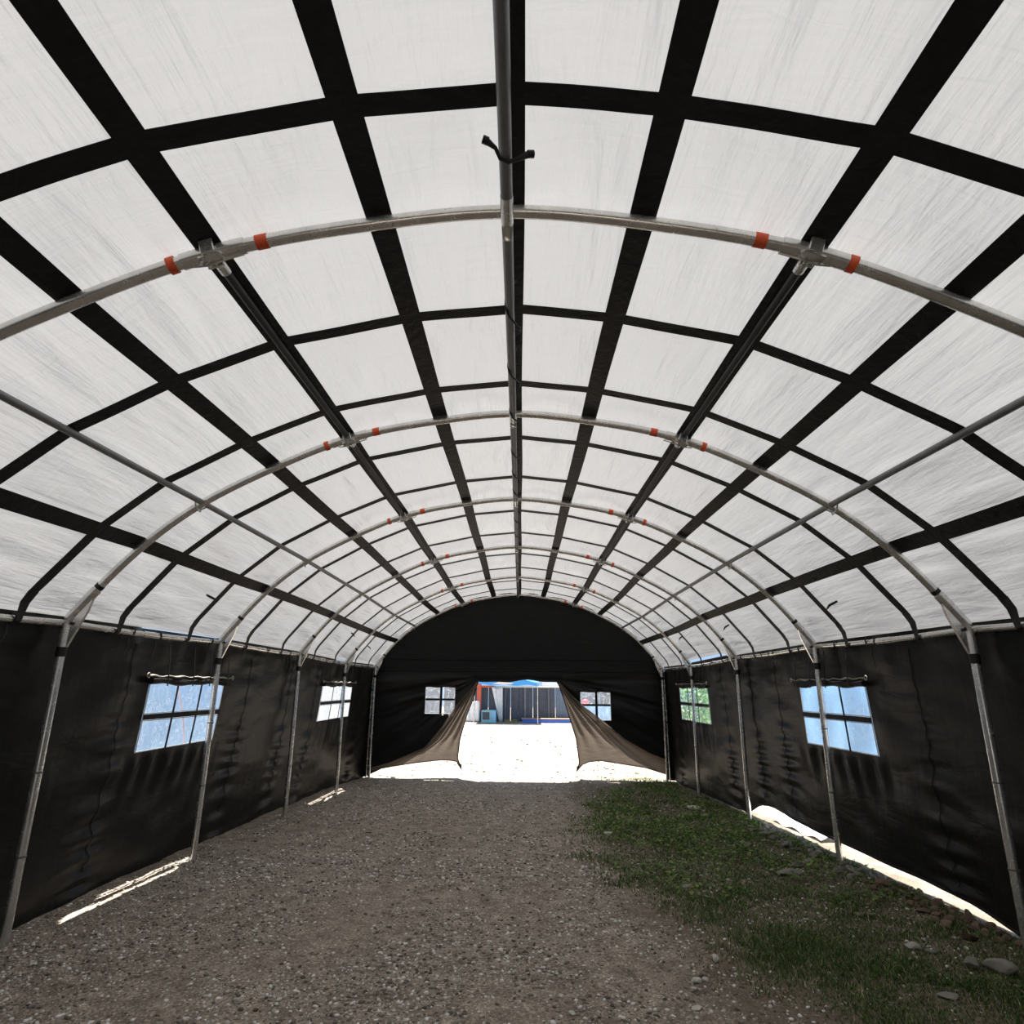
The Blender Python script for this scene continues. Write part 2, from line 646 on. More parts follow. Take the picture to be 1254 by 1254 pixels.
def prof0(u):
    """u in -1..1 along the arch -> x, z, nx, nz (outward normal)"""
    q = (u + 1) / 2 * _t[-1]
    x, z = float(np.interp(q, _q, _PX)), float(np.interp(q, _q, _PZ))
    e = 0.02
    x0, x1 = float(np.interp(q - e, _q, _PX)), float(np.interp(q + e, _q, _PX))
    z0, z1 = float(np.interp(q - e, _q, _PZ)), float(np.interp(q + e, _q, _PZ))
    dx, dz = x1 - x0, z1 - z0
    L = math.hypot(dx, dz)
    return x, z, -dz / L, dx / L


def u_of_x(x):
    return float(np.interp(x, _PX, _q)) / _t[-1] * 2 - 1


def arch_pt(u, y, off=0.0):
    x, z, nx, nz = prof(u)
    return Vector((x + nx * off, y, z + nz * off + ez(y)))


LONG_X = [0.591, 1.331, 1.906, 2.844]
LONG_U = sorted([u_of_x(s * x) for x in LONG_X for s in (-1, 1)] + [u_of_x(0.03)])
TRANS_Y = [-0.55, 0.72, 1.75, 3.12, 4.07]
for i in range(1, 5):
    TRANS_Y += [lerp(D[i], D[i + 1], 0.24), lerp(D[i], D[i + 1], 0.69 if i > 1 else 0.70)]
_allY = np.array(sorted(TRANS_Y + [-2.2, 15.2]))
_allU = np.array([-1.0] + LONG_U + [1.0])
RIB_Y = np.array(D)
OFF = 0.046


_nodeU = np.array(sorted(list(_allU) + [u_of_x(-2.424), u_of_x(2.424)]))
_nodes = [arch_pt(u, 0, 0) - Vector((0, 0, ez(0))) for u in _nodeU]


def skin_pt(u, y, off=0.0):
    """canopy rest surface: taut chords between the lengthwise straps, lifted onto the arch at each rib"""
    p = arch_pt(u, y, off)
    j = int(np.clip(np.searchsorted(_nodeU, u) - 1, 0, len(_nodeU) - 2))
    t = (u - _nodeU[j]) / (_nodeU[j + 1] - _nodeU[j])
    n = prof(u)
    c = _nodes[j].lerp(_nodes[j + 1], t) + Vector((n[2] * off, 0, n[3] * off + ez(y)))
    c.y = y
    w = min(1.0, max(0.0, (float(np.min(np.abs(RIB_Y - y))) - 0.06) / 0.5))
    return p.lerp(c, w * w * (3 - 2 * w))


def billow(u, y):
    """outward lift of the canopy between straps and its folds"""
    dy = float(np.min(np.abs(_allY - y))) - 0.06
    du = float(np.min(np.abs(_allU - u))) * ARC / 2 - 0.068
    b = min(1.0, max(0.0, dy / 0.42))
    c = min(1.0, max(0.0, du / 0.30))
    w = (b * (2 - b)) ** 0.7 * (c * (2 - c)) ** 0.7
    s = u * ARC / 2
    fold = float(vnoise(s * 9 + y * 0.9, y * 1.1 + 3)) * 0.030 + float(vnoise(s * 3.1, y * 2.6 + 8)) * 0.024
    # short puckers where the sheet is gathered along the cross straps and over the arches
    dr = float(np.min(np.abs(RIB_Y - y)))
    g = math.exp(-(max(dy, 0) / 0.16) ** 2) * min(1.0, max(0.0, dy / 0.03)) + 0.7 * math.exp(-(dr / 0.22) ** 2)
    amp = 0.5 + float(vnoise(s * 1.7 + 11, y * 0.9))
    pk = float(vnoise(s * 15 + 2.0 * math.sin(y * 2), y * 1.9)) * 0.012 * g * amp * c
    return OFF + w * (0.030 + fold) + max(pk, -0.004)


# ---------------------------------------------------------------- floor
def build_floor():
    # fine grid inside the tent, coarse beyond
    xs = np.concatenate([np.linspace(-22, -4.2, 22), np.linspace(-4, 4, 150), np.linspace(4.2, 24, 24)])
    ys = np.concatenate([np.linspace(-16, 2.4, 30), np.linspace(2.5, 16, 260), np.linspace(16.3, 48, 70)])
    X, Y = np.meshgrid(xs, ys, indexing='ij')
    Z = ground(X, Y)
    Z = Z + 0.012 * vnoise(X * 7, Y * 7) + 0.006 * vnoise(X * 17, Y * 17)
    P = np.stack([X, Y, Z], -1)
    o = MB().grid(P.tolist()).build('floor', M['floor'])
    o['kind'] = 'structure'


build_floor()


# ---------------------------------------------------------------- canopy ("ceiling")
def gap_left(y):      # where the wall top bows out from the canopy edge
    a = smooth01((y - 5.50) / 0.2) * smooth01((7.30 - y) / 0.2)
    b = smooth01((y - 11.7) / 0.15) * smooth01((13.0 - y) / 0.15)
    return max(a, b)


def gap_right(y):     # where the canopy edge is drawn up
    return smooth01((y - 9.95) / 0.2) * smooth01((12.7 - y) / 0.2)


ceiling = structure('ceiling')


def build_canopy():
    us = np.unique(np.concatenate([np.linspace(-1, 1, 361), LONG_U]))
    ys = np.unique(np.round(np.concatenate([np.linspace(BACK_Y - 0.1, 15.02, 280), TRANS_Y]), 4))
    P = []
    for u in us:
        row = []
        for y in ys:
            uu = u
            if u > 0.9:
                uu = 0.9 + (u - 0.9) * (1 - 0.21 * gap_right(y))
            row.append(skin_pt(uu, y, billow(u, y)))
        P.append(row)
    MB().grid(P).build('canopy_sheet', M['canopy'], ceiling)


build_canopy()


def long_strap(u0, w, i):
    du = w / ARC
    A, B, T = [], [], []
    for y in np.linspace(BACK_Y, 14.98, 200):
        wob = 0.0012 * math.sin(y * 1.7 + i)
        a = skin_pt(u0 - du + wob, y, OFF - 0.007)
        b = skin_pt(u0 + du + wob, y, OFF - 0.007)
        n = prof(u0)
        A.append(a)
        B.append(b)
        T.append((-n[2] * 0.003, 0, -n[3] * 0.003))
    MB().ribbon(A, B, T).build('lengthwise_strap', M['strap'], ceiling)


def cross_strap(y0, w, i):
    A, B, T = [], [], []
    for u in np.linspace(-0.962, 0.962, 150):
        ed = smooth01((abs(u) - 0.93) / 0.07)
        ww = w * (1 - 0.35 * ed) / 2
        sag = 0.010 * float(vnoise(u * 12 + i * 3.1, i * 7.7)) * (1 - ed)
        off = OFF - 0.007 + 0.0 * sag
        A.append(skin_pt(u, y0 - ww + sag, off))
        B.append(skin_pt(u, y0 + ww + sag, off))
        n = prof(u)
        T.append((-n[2] * 0.003, 0, -n[3] * 0.003))
    # tails that turn down over the eave rail
    for s in (-1, 1):
        pass
    o = MB().ribbon(A, B, T).build('cross_strap', M['strap'], ceiling)


for i, u0 in enumerate(LONG_U):
    long_strap(u0, 0.062 if abs(u0) < 0.05 else 0.118, i)
for i, y0 in enumerate(TRANS_Y):
    cross_strap(y0, 0.092, i)

EAVE_X, RAIL_R = 3.315, 0.025


def rail_z(y):
    return 2.078 + ez(y)


# strap tails looped round the eave rails
for y0 in TRANS_Y[3:]:
    for s in (-1, 1):
        c = Vector((s * EAVE_X, y0, rail_z(y0)))
        mb = MB()
        pts = [skin_pt(s * 0.955, y0, OFF - 0.008), skin_pt(s * 0.978, y0, OFF - 0.022), c + Vector((-s * 0.036, 0, 0.02)), c + Vector((-s * 0.034, 0, -0.02)), c + Vector((0, 0, -0.036)), c + Vector((s * 0.036, 0, -0.01))]
        th = [(-s * 0.003, 0, -0.002)] * 5 + [(s * 0.003, 0, 0)]
        ww = [0.044, 0.040, 0.03, 0.022, 0.02, 0.02]
        mb.ribbon([p + Vector((0, -w, 0)) for p, w in zip(pts, ww)], [p + Vector((0, w, 0)) for p, w in zip(pts, ww)], th)
        mb.build('strap_tail', M['strap'], ceiling)


# black cloth ties that hold canopy to the ridge pole
def ridge_tie(y, kind=0):
    z = 3.772 + ez(y) - 0.058
    mb = MB()
    if kind == 0:
        pts = [(-0.085, y - 0.03, z + 0.035), (-0.05, y - 0.02, z + 0.01), (-0.032, y, z - 0.02), (0, y + 0.004, z - 0.034), (0.035, y + 0.01, z - 0.012), (0.078, y + 0.02, z + 0.02)]
        mb.tube(pts, [0.014, 0.008, 0.008, 0.008, 0.009, 0.014], 8)
        mb.tube([(-0.1, y - 0.034, z + 0.04), (-0.078, y - 0.028, z + 0.034)], 0.016, 8)
        mb.tube([(0.075, y + 0.018, z + 0.02), (0.1, y + 0.024, z + 0.026)], 0.015, 8)
    else:
        pts = []
        for k in range(22):
            a = k / 21 * PI * 2.2 + 0.6
            pts.append((0.034 * math.cos(a) + (0.014 if k > 16 else 0), y + k * 0.022, z + 0.034 * math.sin(a) - (0.006 * (k - 14) if k > 14 else 0)))
        mb.tube(pts, 0.007, 6)
    mb.build('cloth_tie', M['strap'], ceiling)


ridge_tie(1.93)
for y in (2.75, 3.45, 4.15, 5.0, 5.6, 6.2, 7.4, 8.2, 9.0, 10.1, 11.0, 12.6, 13.6):
    ridge_tie(y, 1)
# short tie ends hanging on the low part of the canopy
for (x, y) in ((-3.02, 6.1), (-2.95, 11.2), (3.05, 6.0), (3.0, 9.0), (2.95, 11.4), (-3.05, 12.9)):
    p = arch_pt(u_of_x(x), y, OFF - 0.012)
    s = 1 if x > 0 else -1
    mb = MB()
    mb.tube([p + Vector((0, -0.09, 0.0)), p + Vector((-s * 0.01, -0.03, -0.012)), p + Vector((-s * 0.012, 0.04, -0.02)), p + Vector((-s * 0.01, 0.1, -0.05))], [0.010, 0.013, 0.012, 0.006], 7)
    mb.build('cloth_tie', M['strap'], ceiling)

# ---------------------------------------------------------------- side walls with windows
WIN = {  # side, y0, y1, z0, z1
    1: (-1, 5.93, 7.38, 1.045, 1.665), 2: (-1, 11.10, 13.02, 1.055, 1.655),
    3: (1, 6.24, 7.68, 1.05, 1.70), 4: (1, 11.48, 13.42, 1.045, 1.68)}
HEM_R = ([-3, 4.4, 4.83, 5.14, 5.48, 6.28, 7.6, 8.5, 9.1, 9.6, 10.1, 11.4, 12.4, 14.7], [0.1, 0.04, 0.05, 0.088, 0.108, 0.098, 0.096, 0.113, 0.14, 0.07, -0.12, -0.20, -0.25, -0.28])
BASE_L = ([-3, 4.8, 5.9, 7.9, 9.5, 12.4, 14.7], [-3.46, -3.46, -3.56, -3.64, -3.66, -3.62, -3.45])
SEAMS_L = [4.0, 5.55, 8.05, 9.55, 10.75, 13.6]
SEAMS_R = [3.7, 5.45, 8.35, 9.3, 10.6, 13.75]


def wall_point(s, y, tz):
    """tz 0 hem .. 1 top (just under the canopy edge)"""
    ztop = 2.13 + ez(y)
    if s < 0:
        xb = float(np.interp(y, *BASE_L))
        zb = gz(xb, y) - 0.015
        xt = -3.385 - 0.03 * gap_left(y)
    else:
        zb = float(np.interp(y, *HEM_R))
        xb = 3.47 + 0.03 * math.sin(y * 1.3)
        if zb < gz(xb, y) + 0.012:
            zb = gz(xb, y) + 0.012
        xt = 3.385
    return xb, zb, xt, ztop


def wall_disp(s, y, z):
    seams = SEAMS_L if s < 0 else SEAMS_R
    d = min(abs(y - q + 0.05 * math.sin(z * 2)) for q in seams)
    pk = math.exp(-(d / 0.22) ** 2)
    low = smooth01((1.7 - z) / 1.4)
    a = 0.020 * pk * math.sin(z * 34 + 2.5 * math.sin(z * 5 + y)) * (0.25 + 0.75 * low)
    a += 0.05 * float(vnoise(y * 0.8 + 20 * s, z * 1.6 + 3)) * low
    a += 0.030 * float(vnoise(y * 2.2 - z * 1.8 + 40, z * 4.5 + 11 * s))
    # gathers under the rail and around the windows
    top = smooth01((z - 1.62) / 0.35)
    a += 0.035 * top * float(vnoise(y * 5.5 + 7 * s, z * 1.2))
    for k, (ss, y0, y1, z0, z1) in WIN.items():
        if ss == s:
            inx = smooth01((y - y0 + 0.3) / 0.3) * smooth01((y1 + 0.3 - y) / 0.3)
            bel = smooth01((z0 + 0.02 - z) / 0.1) * smooth01((z - z0 + 0.55) / 0.45)
            a += 0.022 * inx * bel * math.sin(y * 22 + 1.5 * math.sin(z * 4))
            clear = smooth01((y - y0 + 0.12) / 0.12) * smooth01((y1 + 0.12 - y) / 0.12) * smooth01((z - z0 + 0.1) / 0.1) * smooth01((z1 + 0.1 - z) / 0.1)
            a *= 1 - clear
    return a


def side_x(s, y, z):
    """undisplaced x of a wall at height z"""
    xb, zb, xt, zt = wall_point(s, y, 0)
    t = (z - zb) / (zt - zb)
    return lerp(xb, xt, 1 - (1 - t) ** 1.6 if s < 0 else t)


def build_side_wall(s, name):
    wins = [w for w in WIN.values() if w[0] == s]
    ys = set(np.round(np.linspace(BACK_Y, 14.75, 300), 3))
    for w in wins:
        ys |= {w[1], w[2]}
    ys = sorted(ys)
    zl = wins[0][3] if False else None
    nz = 64
    root = structure(name)
    cols = []
    # rows as fractions, with rows snapped to the window sill and head
    for y in ys:
        xb, zb, xt, zt = wall_point(s, y, 0)
        w = next((w for w in wins if w[1] - 0.5 <= y <= w[2] + 0.5), None)
        z0, z1 = (w[3], w[4]) if w else (1.05, 1.67)
        zs = list(np.linspace(zb, z0, 34)) + list(np.linspace(z0, z1, 21))[1:] + list(np.linspace(z1, zt, 15))[1:]
        col = []
        for z in zs:
            x = side_x(s, y, z) + s * (wall_disp(s, y, z) if z < zt - 0.02 else 0)
            col.append((x, y, z))
        g = gap_left(y) if s < 0 else 0
        if s < 0 and g > 0.02:
            col.append((lerp(-3.36, xt - 0.01, smooth01(g * 3)), y, zt + 0.03 * (1 - g)))
            col.append((lerp(-3.30, xt - 0.02, smooth01(g * 3)), y, zt + 0.10 * (1 - g)))
        else:
            q1, q2 = arch_pt(s * 0.999, y, OFF + 0.012), arch_pt(s * 0.995, y, OFF + 0.022)
            col.append(tuple(q1))
            col.append(tuple(q2))
        cols.append(col)

    def skip(i, j):
        y = (ys[i] + ys[i + 1]) / 2
        for w in wins:
            if w[1] < y < w[2] and 33 <= j < 53:
                return True
        return False
    mb = MB()
    if s > 0:
        mb.grid(cols, skip)
    else:
        mb.grid(cols, skip)
    mb.build('wall_cloth', M['wall'], root)
    # hem rolled round a cord
    pts = [(c[0][0], c[0][1], c[0][2] + 0.004) for c in cols[::3]]
    MB().tube(pts, 0.013, 7).build('hem', M['gable'], root)
    # stitched seams
    for q in (SEAMS_L if s < 0 else SEAMS_R):
        A, B, T = [], [], []
        for z in np.linspace(0.18, 2.0, 120):
            if any(w[1] - 0.02 < q < w[2] + 0.02 and w[3] < z < w[4] for w in wins):
                continue
            x = side_x(s, q, z) + s * wall_disp(s, q, z) - s * 0.004
            yy = q + 0.004 * math.sin(z * 9)
            A.append((x, yy - 0.0035, z))
            B.append((x, yy + 0.0035, z))
            T.append((-s * 0.004, 0, 0))
        MB().ribbon(A, B, T).build('seam', M['gable'], root)
    # cloth ties hanging from the rail
    ty = [4.05, 5.35, 5.75, 6.75, 7.62, 8.3, 9.1, 9.85, 10.4, 10.9, 11.6, 12.25, 13.3, 13.8] if s < 0 else [3.9, 5.9, 6.5, 7.35, 8.1, 8.5, 9.3, 9.75, 9.9, 10.7, 11.2, 12.3, 12.9, 13.6]
    for k, y in enumerate(ty):
        L = 0.10 + 0.17 * random.random()
        zt = rail_z(y) - 0.035
        x = s * (EAVE_X + 0.02)
        sw = random.uniform(-0.05, 0.05)
        pts = [(x, y, zt), (x - s * 0.012, y + sw * 0.3, zt - L * 0.4), (x - s * 0.004, y + sw * 0.7, zt - L * 0.75), (x + s * 0.005, y + sw, zt - L)]
        mb = MB()
        mb.ribbon([Vector(p) + Vector((0, -0.011, 0)) for p in pts], [Vector(p) + Vector((0, 0.011, 0)) for p in pts], [(-s * 0.004, 0, 0)] * 4)
        mb.torus((s * EAVE_X, y, rail_z(y)), (0, 1, 0), RAIL_R + 0.006, 0.006, 14, 6)
        mb.build('wall_tie', M['strap'], root)
    return root


build_side_wall(-1, 'wall_left')
build_side_wall(1, 'wall_right')


def build_window(num):
    s, y0, y1, z0, z1 = WIN[num]
    yc = (y0 + y1) / 2
    root = structure('window_%d' % num, (side_x(s, yc, 1.35), yc, z0))

    def P(y, z, o=0.0):
        return Vector((side_x(s, y, z) - s * o, y, z))
    # clear sheet, slightly wavy
    G = [[P(y, z, 0.006 * float(vnoise(y * 6, z * 7)) - 0.012) for z in np.linspace(z0 - 0.01, z1 + 0.01, 14)] for y in np.linspace(y0 - 0.01, y1 + 0.01, 26)]
    MB().grid(G).build('pane', M['pane'], root)
    # bars: one horizontal, two upright

    def bar(a, b, w, d, name, mat='gable'):
        n = 12
        A, B, T = [], [], []
        for k in range(n):
            t = k / (n - 1)
            y, z = lerp(a[0], b[0], t), lerp(a[1], b[1], t)
            p = P(y, z, 0.002 if name == 'welt' else 0.012)
            A.append(p - Vector((0, d[0] * w / 2, d[1] * w / 2)))
            B.append(p + Vector((0, d[0] * w / 2, d[1] * w / 2)))
            T.append((-s * 0.006, 0, 0))
        MB().ribbon(A, B, T).build(name, M[mat], root)
    zm = lerp(z0, z1, 0.50)
    bar((y0, zm), (y1, zm), 0.05, (0, 1), 'crossbar')
    for t in (0.34, 0.67):
        y = lerp(y0, y1, t)
        bar((y, z0), (y, z1), 0.026, (1, 0), 'upright_bar')
    # pale welded edges of the clear sheet
    for za in (z0 + 0.006, zm + 0.032, zm - 0.032):
        bar((y0, za), (y1, za), 0.010, (0, 1), 'welt', 'welt')
    for ya in (y0 + 0.006, y1 - 0.006):
        bar((ya, z0), (ya, z1), 0.012, (1, 0), 'welt', 'welt')
    # storm cover rolled up over the window, tied along a cord with toggles
    pts, rs = [], []
    for k in range(40):
        t = k / 39
        y = lerp(y0 - 0.05, y1 + 0.05, t)
        sag = 0.012 * math.sin(t * PI * 3 + num)
        pts.append(P(y, z1 + 0.012 + sag * 0.7, 0.035))
        rs.append(0.030 + 0.006 * math.sin(t * 21 + num))
    cov = MB().tube(pts, rs, 10).build('rolled_cover', M['gable'], root)
    pts = [P(lerp(y0 - 0.10, y1 + 0.10, k / 30), z1 + 0.062 + 0.006 * math.sin(k * 1.3), 0.05) for k in range(31)]
    rs = [0.005 + 0.006 * max(0, math.sin(k * 0.75 + num)) for k in range(31)]
    MB().tube(pts, rs, 7).build('cover_cord', M['cord'], root)
    for yy in (y0 - 0.11, y1 + 0.11):
        MB().torus(P(yy, z1 + 0.065, 0.045), (1, 0, 0), 0.022, 0.005, 14, 6).build('toggle_ring', M['cord'], root)
    for t in (0.12, 0.45, 0.7, 0.95):
        y = lerp(y0, y1, t)
        pts = [P(y, z1 + 0.36, 0.03), P(y + 0.01, z1 + 0.2, 0.05), P(y, z1 + 0.08, 0.07), P(y + 0.005, z1 - 0.03, 0.075)]
        MB().ribbon([p + Vector((0, -0.009, 0)) for p in pts], [p + Vector((0, 0.009, 0)) for p in pts], [(-s * 0.004, 0, 0)] * 4).build('cover_tie', M['strap'], root)


for k in WIN:
    build_window(k)

# ---------------------------------------------------------------- end walls
DOOR_L, DOOR_R, DOOR_Z = -0.918, 0.897, 1.81
BND_L = [(-3.52, -0.25), (-3.36, -0.20), (-2.819, 0.05), (-2.1, 0.338), (-1.659, 0.865), (-1.394, 1.276), (-0.918, 1.80)]
BND_R = [(0.897, 1.815), (1.505, 1.247), (1.87, 0.984), (2.407, 0.553), (2.942, 0.265), (3.24, 0.14), (3.34, -0.22), (3.52, -0.25)]


def arch_z(x, off=OFF):
    us = np.linspace(-1, 1, 400)
    pr = np.array([[prof(u)[0] + prof(u)[2] * off, prof(u)[1] + prof(u)[3] * off] for u in us])
    return lambda q: float(np.interp(q, pr[:, 0], pr[:, 1]))


AZ = arch_z(0)
EWIN = {5: (-2.13, -1.45, 1.06, 1.645), 6: (1.43, 2.115, 0.95, 1.565)}


def end_disp(x, z):
    """folds that fan out from the tied-back door corners"""
    cx = DOOR_L if x < 0 else DOOR_R
    dx, dz = abs(x) - abs(cx), 1.85 - z
    a = math.atan2(dz, max(dx, 0.01))
    r = math.hypot(dx, dz)
    k = smooth01(r / 0.7) * smooth01((2.0 - z) / 0.3)
    return 0.085 * k * float(vnoise(a * 10 + (5 if x < 0 else 33), r * 0.6)) + 0.03 * k * float(vnoise(a * 24 + 3, r * 0.9)) + 0.02 * float(vnoise(x * 2.5, z * 0.9 + 4))


def build_end_wall():
    root = structure('wall_back')
    # upper gable sheet, eave to eave, down to the door head
    xs = np.linspace(-3.36, 3.36, 150)
    G = []
    for x in xs:
        zt = max(AZ(x) + 0.03, 2.06)
        G.append([(x, END_Y + 0.5 * end_disp(x, z) * (1 if 0.02 < t < 0.98 else 0), z) for t in np.linspace(0, 1, 24) for z in [lerp(2.0, zt, t)]])
    MB().grid(G).build('gable_cloth', M['gable'], root)
    # wavy rolled door head
    G = []
    for x in np.linspace(DOOR_L - 0.12, DOOR_R + 0.12, 60):
        zb = DOOR_Z + 0.025 * math.sin(x * 4.1 + 0.6) + 0.012 * math.sin(x * 9)
        G.append([(x, END_Y - 0.012 - 0.02 * math.sin(t * PI), lerp(zb, 2.03, t)) for t in np.linspace(0, 1, 8)])
    MB().grid(G).build('door_head', M['gable'], root)
    pts = [(x, END_Y - 0.02, DOOR_Z + 0.025 * math.sin(x * 4.1 + 0.6) + 0.012 * math.sin(x * 9)) for x in np.linspace(DOOR_L - 0.12, DOOR_R + 0.12, 60)]
    MB().tube(pts, 0.028, 8).build('rolled_door_panel', M['gable'], root)
    for z, r in ((2.27, 0.009), (2.01, 0.012)):
        hw = 3.02 if z > 2.2 else 3.34
        pts = [(x, END_Y - 0.02, z + 0.01 * math.sin(x * 1.2)) for x in np.linspace(-hw, hw, 50)]
        MB().tube(pts, r, 7).build('gable_seam', M['wall'], root)
    # lower panels either side of the doorway
    for side, bnd in ((-1, BND_L), (1, BND_R)):
        wn = EWIN[5 if side < 0 else 6]
        bx, bz = [p[0] for p in bnd], [p[1] for p in bnd]
        lo, hi = (-3.50, DOOR_L) if side < 0 else (DOOR_R, 3.50)
        xs = sorted(set(np.round(np.linspace(lo, hi, 110), 4)) | {wn[0], wn[1]})
        zs = sorted(set(np.round(np.linspace(-0.3, 2.03, 94), 4)) | {wn[2], wn[3]})
        mb = MB()
        cols = []
        for x in xs:
            zb = float(np.interp(x, bx, bz)) - 0.07
            cols.append([(x, END_Y + (end_disp(x, max(z, zb)) if not (wn[0] - 0.03 < x < wn[1] + 0.03 and wn[2] - 0.03 < z < wn[3] + 0.03) else 0), max(z, zb)) for z in zs])

        def skip(i, j):
            x, z = (xs[i] + xs[i + 1]) / 2, (zs[j] + zs[j + 1]) / 2
            if wn[0] < x < wn[1] and wn[2] < z < wn[3]:
                return True
            zb = float(np.interp(x, bx, bz)) - 0.07
            return zs[j + 1] < zb - 0.001 and True
        mb.grid(cols, skip).build('end_panel', M['endcloth'], root)


build_end_wall()


def build_end_window(num):
    x0, x1, z0, z1 = EWIN[num]
    root = structure('window_%d' % num, ((x0 + x1) / 2, END_Y, z0))
    G = [[(x, END_Y + 0.012 + 0.006 * float(vnoise(x * 6, z * 7)), z) for z in np.linspace(z0 - 0.01, z1 + 0.01, 8)] for x in np.linspace(x0 - 0.01, x1 + 0.01, 10)]
    MB().grid(G).build('pane', M['pane'], root)
    xm, zm = lerp(x0, x1, 0.53), lerp(z0, z1, 0.53)
    MB().box(((x0 + x1) / 2, END_Y - 0.012, zm), (x1 - x0, 0.006, 0.045)).build('crossbar', M['gable'], root, False)
    MB().box((xm, END_Y - 0.013, (z0 + z1) / 2), (0.055, 0.006, z1 - z0)).build('upright_bar', M['gable'], root, False)
    for (a, b) in (((x0, z0), (x0, z1)), ((x1, z0), (x1, z1)), ((x0, z0), (x1, z0))):
        MB().tube([(a[0], END_Y - 0.01, a[1]), (b[0], END_Y - 0.01, b[1])], 0.007, 6).build('welt', M['welt'], root)
    pts = [(lerp(x0 - 0.03, x1 + 0.03, k / 12), END_Y - 0.02, z1 + 0.012 + 0.006 * math.sin(k)) for k in range(13)]
    MB().tube(pts, 0.02, 8).build('rolled_cover', M['gable'], root)


for k in EWIN:
    build_end_window(k)

# wall behind the photographer, with an unseen doorway added to let daylight in
MBk = MB()
G = []
_xs = sorted(set(np.round(np.linspace(-3.45, 3.45, 60), 4)) | {-1.15, 1.15})
for x in _xs:
    zt = max(AZ(max(-3.36, min(3.36, x))) + 0.05, 2.06)
    zb = gz(x, BACK_Y) - 0.02
    G.append([(x, BACK_Y + 0.03 * float(vnoise(x * 3, z * 1.5)), z) for z in list(np.linspace(zb, 1.95, 14)) + list(np.linspace(1.95, zt, 9))[1:]])
_o = MBk.grid(G, lambda i, j: -1.15 < (_xs[i] + _xs[i + 1]) / 2 < 1.15 and j < 13).build('wall_front', M['wall'])
_o['kind'] = 'structure'


# tied-back door flaps
def door_flap(side):
    if side < 0:
        corner = (-0.918, 1.80)
        rim = [(-1.022, 1.404), (-1.162, 1.046), (-1.313, 0.519), (-1.358, 0.10), (-1.262, -0.125), (-1.372, 0.03), (-1.50, 0.055), (-1.721, 0.067), (-2.268, 0.011), (-2.814, -0.071), (-3.30, -0.155), (-3.30, -0.10)]
        top = [(-1.394, 1.276), (-1.659, 0.865), (-2.1, 0.338), (-2.819, 0.03), (-3.30, -0.10)]
        lab = 'thin brown door flap pulled back to the left of the bright doorway'
    else:
        corner = (0.897, 1.812)
        rim = [(1.042, 1.422), (1.184, 0.978), (1.323, 0.543), (1.388, 0.03), (1.325, -0.145), (1.46, 0.0), (1.60, 0.055), (1.86, 0.085), (2.294, 0.03), (2.835, -0.041), (3.29, -0.17), (3.29, 0.14)]
        top = [(1.505, 1.247), (1.87, 0.984), (2.407, 0.553), (2.942, 0.265), (3.29, 0.14)]
        lab = 'thin brown door flap spread out to the right of the bright doorway'
    t = thing('door_flap', lab, 'tent flap', (side * 1.4, END_Y - 0.06, -0.1))

    def path(pts, n):
        P = np.array([corner] + pts)
        L = np.concatenate([[0], np.cumsum(np.hypot(*np.diff(P, axis=0).T))])
        # even in chord along the two legs so both paths pair up
        q = np.linspace(0, L[-1], n)
        return np.stack([np.interp(q, L, P[:, 0]), np.interp(q, L, P[:, 1])], 1), L

    # rows run from the upper boundary to the free edge; stations pair by angle from the corner
    n, m = 90, 40
    ip = [i for i, p in enumerate(rim) if p[1] < -0.1][0]            # the weighted tip
    edge, hem = rim[:ip + 1], rim[ip:]
    ang = lambda p: math.atan2(corner[1] - p[1], abs(p[0]) - abs(corner[0]))
    E, _ = path(edge, 60)
    Hh = np.array(hem)
    Hl = np.concatenate([[0], np.cumsum(np.hypot(*np.diff(Hh, axis=0).T))])
    # fan: for each point of the hem a ray to the corner, bent to follow the top boundary at one end and the door edge at the other
    B, _ = path(top, 60)
    G = []
    for i in range(n):
        k = (i / (n - 1))
        k = k ** 1.15
        h = np.array([np.interp(k * Hl[-1], Hl, Hh[:, 0]), np.interp(k * Hl[-1], Hl, Hh[:, 1])])
        row = []
        for j in range(m):
            r = j / (m - 1)
            ei = E[min(int(r * 59), 58)] * (1 - (r * 59 - min(int(r * 59), 58))) + E[min(int(r * 59), 58) + 1] * (r * 59 - min(int(r * 59), 58))
            bi = B[min(int(r * 59), 58)] * (1 - (r * 59 - min(int(r * 59), 58))) + B[min(int(r * 59), 58) + 1] * (r * 59 - min(int(r * 59), 58))
            base = lerp(ei, bi, k)
            # lines blended towards the hem, so that r=1 lands on it
            endp = lerp(E[-1], B[-1], k)
            p = base + (h - endp) * r ** 2.2
            fold = 0.075 * math.sin(k * 34 + 1.2 * math.sin(k * 9)) * math.exp(-((r - 0.35) / 0.33) ** 2) * (1 - 0.5 * k)
            fold += 0.02 * float(vnoise(k * 11, r * 2.2 + 8 * side)) * (r > 0.02)
            out = 0.20 * r * (1 - k) ** 1.5 - 0.05
            row.append((p[0], END_Y + out + fold * smooth01(r * 4) - 0.03, p[1]))
        G.append(row)
    MB().grid(G).build('flap_cloth', M['flap'], t)
    # doubled hem band and free-edge cord
    hp = [g[-1] for g in G]
    MB().tube([(p[0], p[1] - 0.004, p[2] + 0.004) for p in hp], 0.012, 6).build('hem', M['flap'], t)
    ep = G[0]
    MB().tube([(p[0], p[1], p[2]) for p in ep], 0.012, 6).build('edge_binding', M['wall'], t)
    tip = ep[-1]
    MB().prism([(tip[0], tip[1] - 0.005, tip[2] + 0.10), (tip[0] + side * -0.0, tip[1] - 0.005, tip[2] - 0.02), (tip[0] + side * 0.12, tip[1] - 0.005, tip[2] + 0.13)], (0, 0.01, 0)).build('corner_tab', M['fence2'], t)


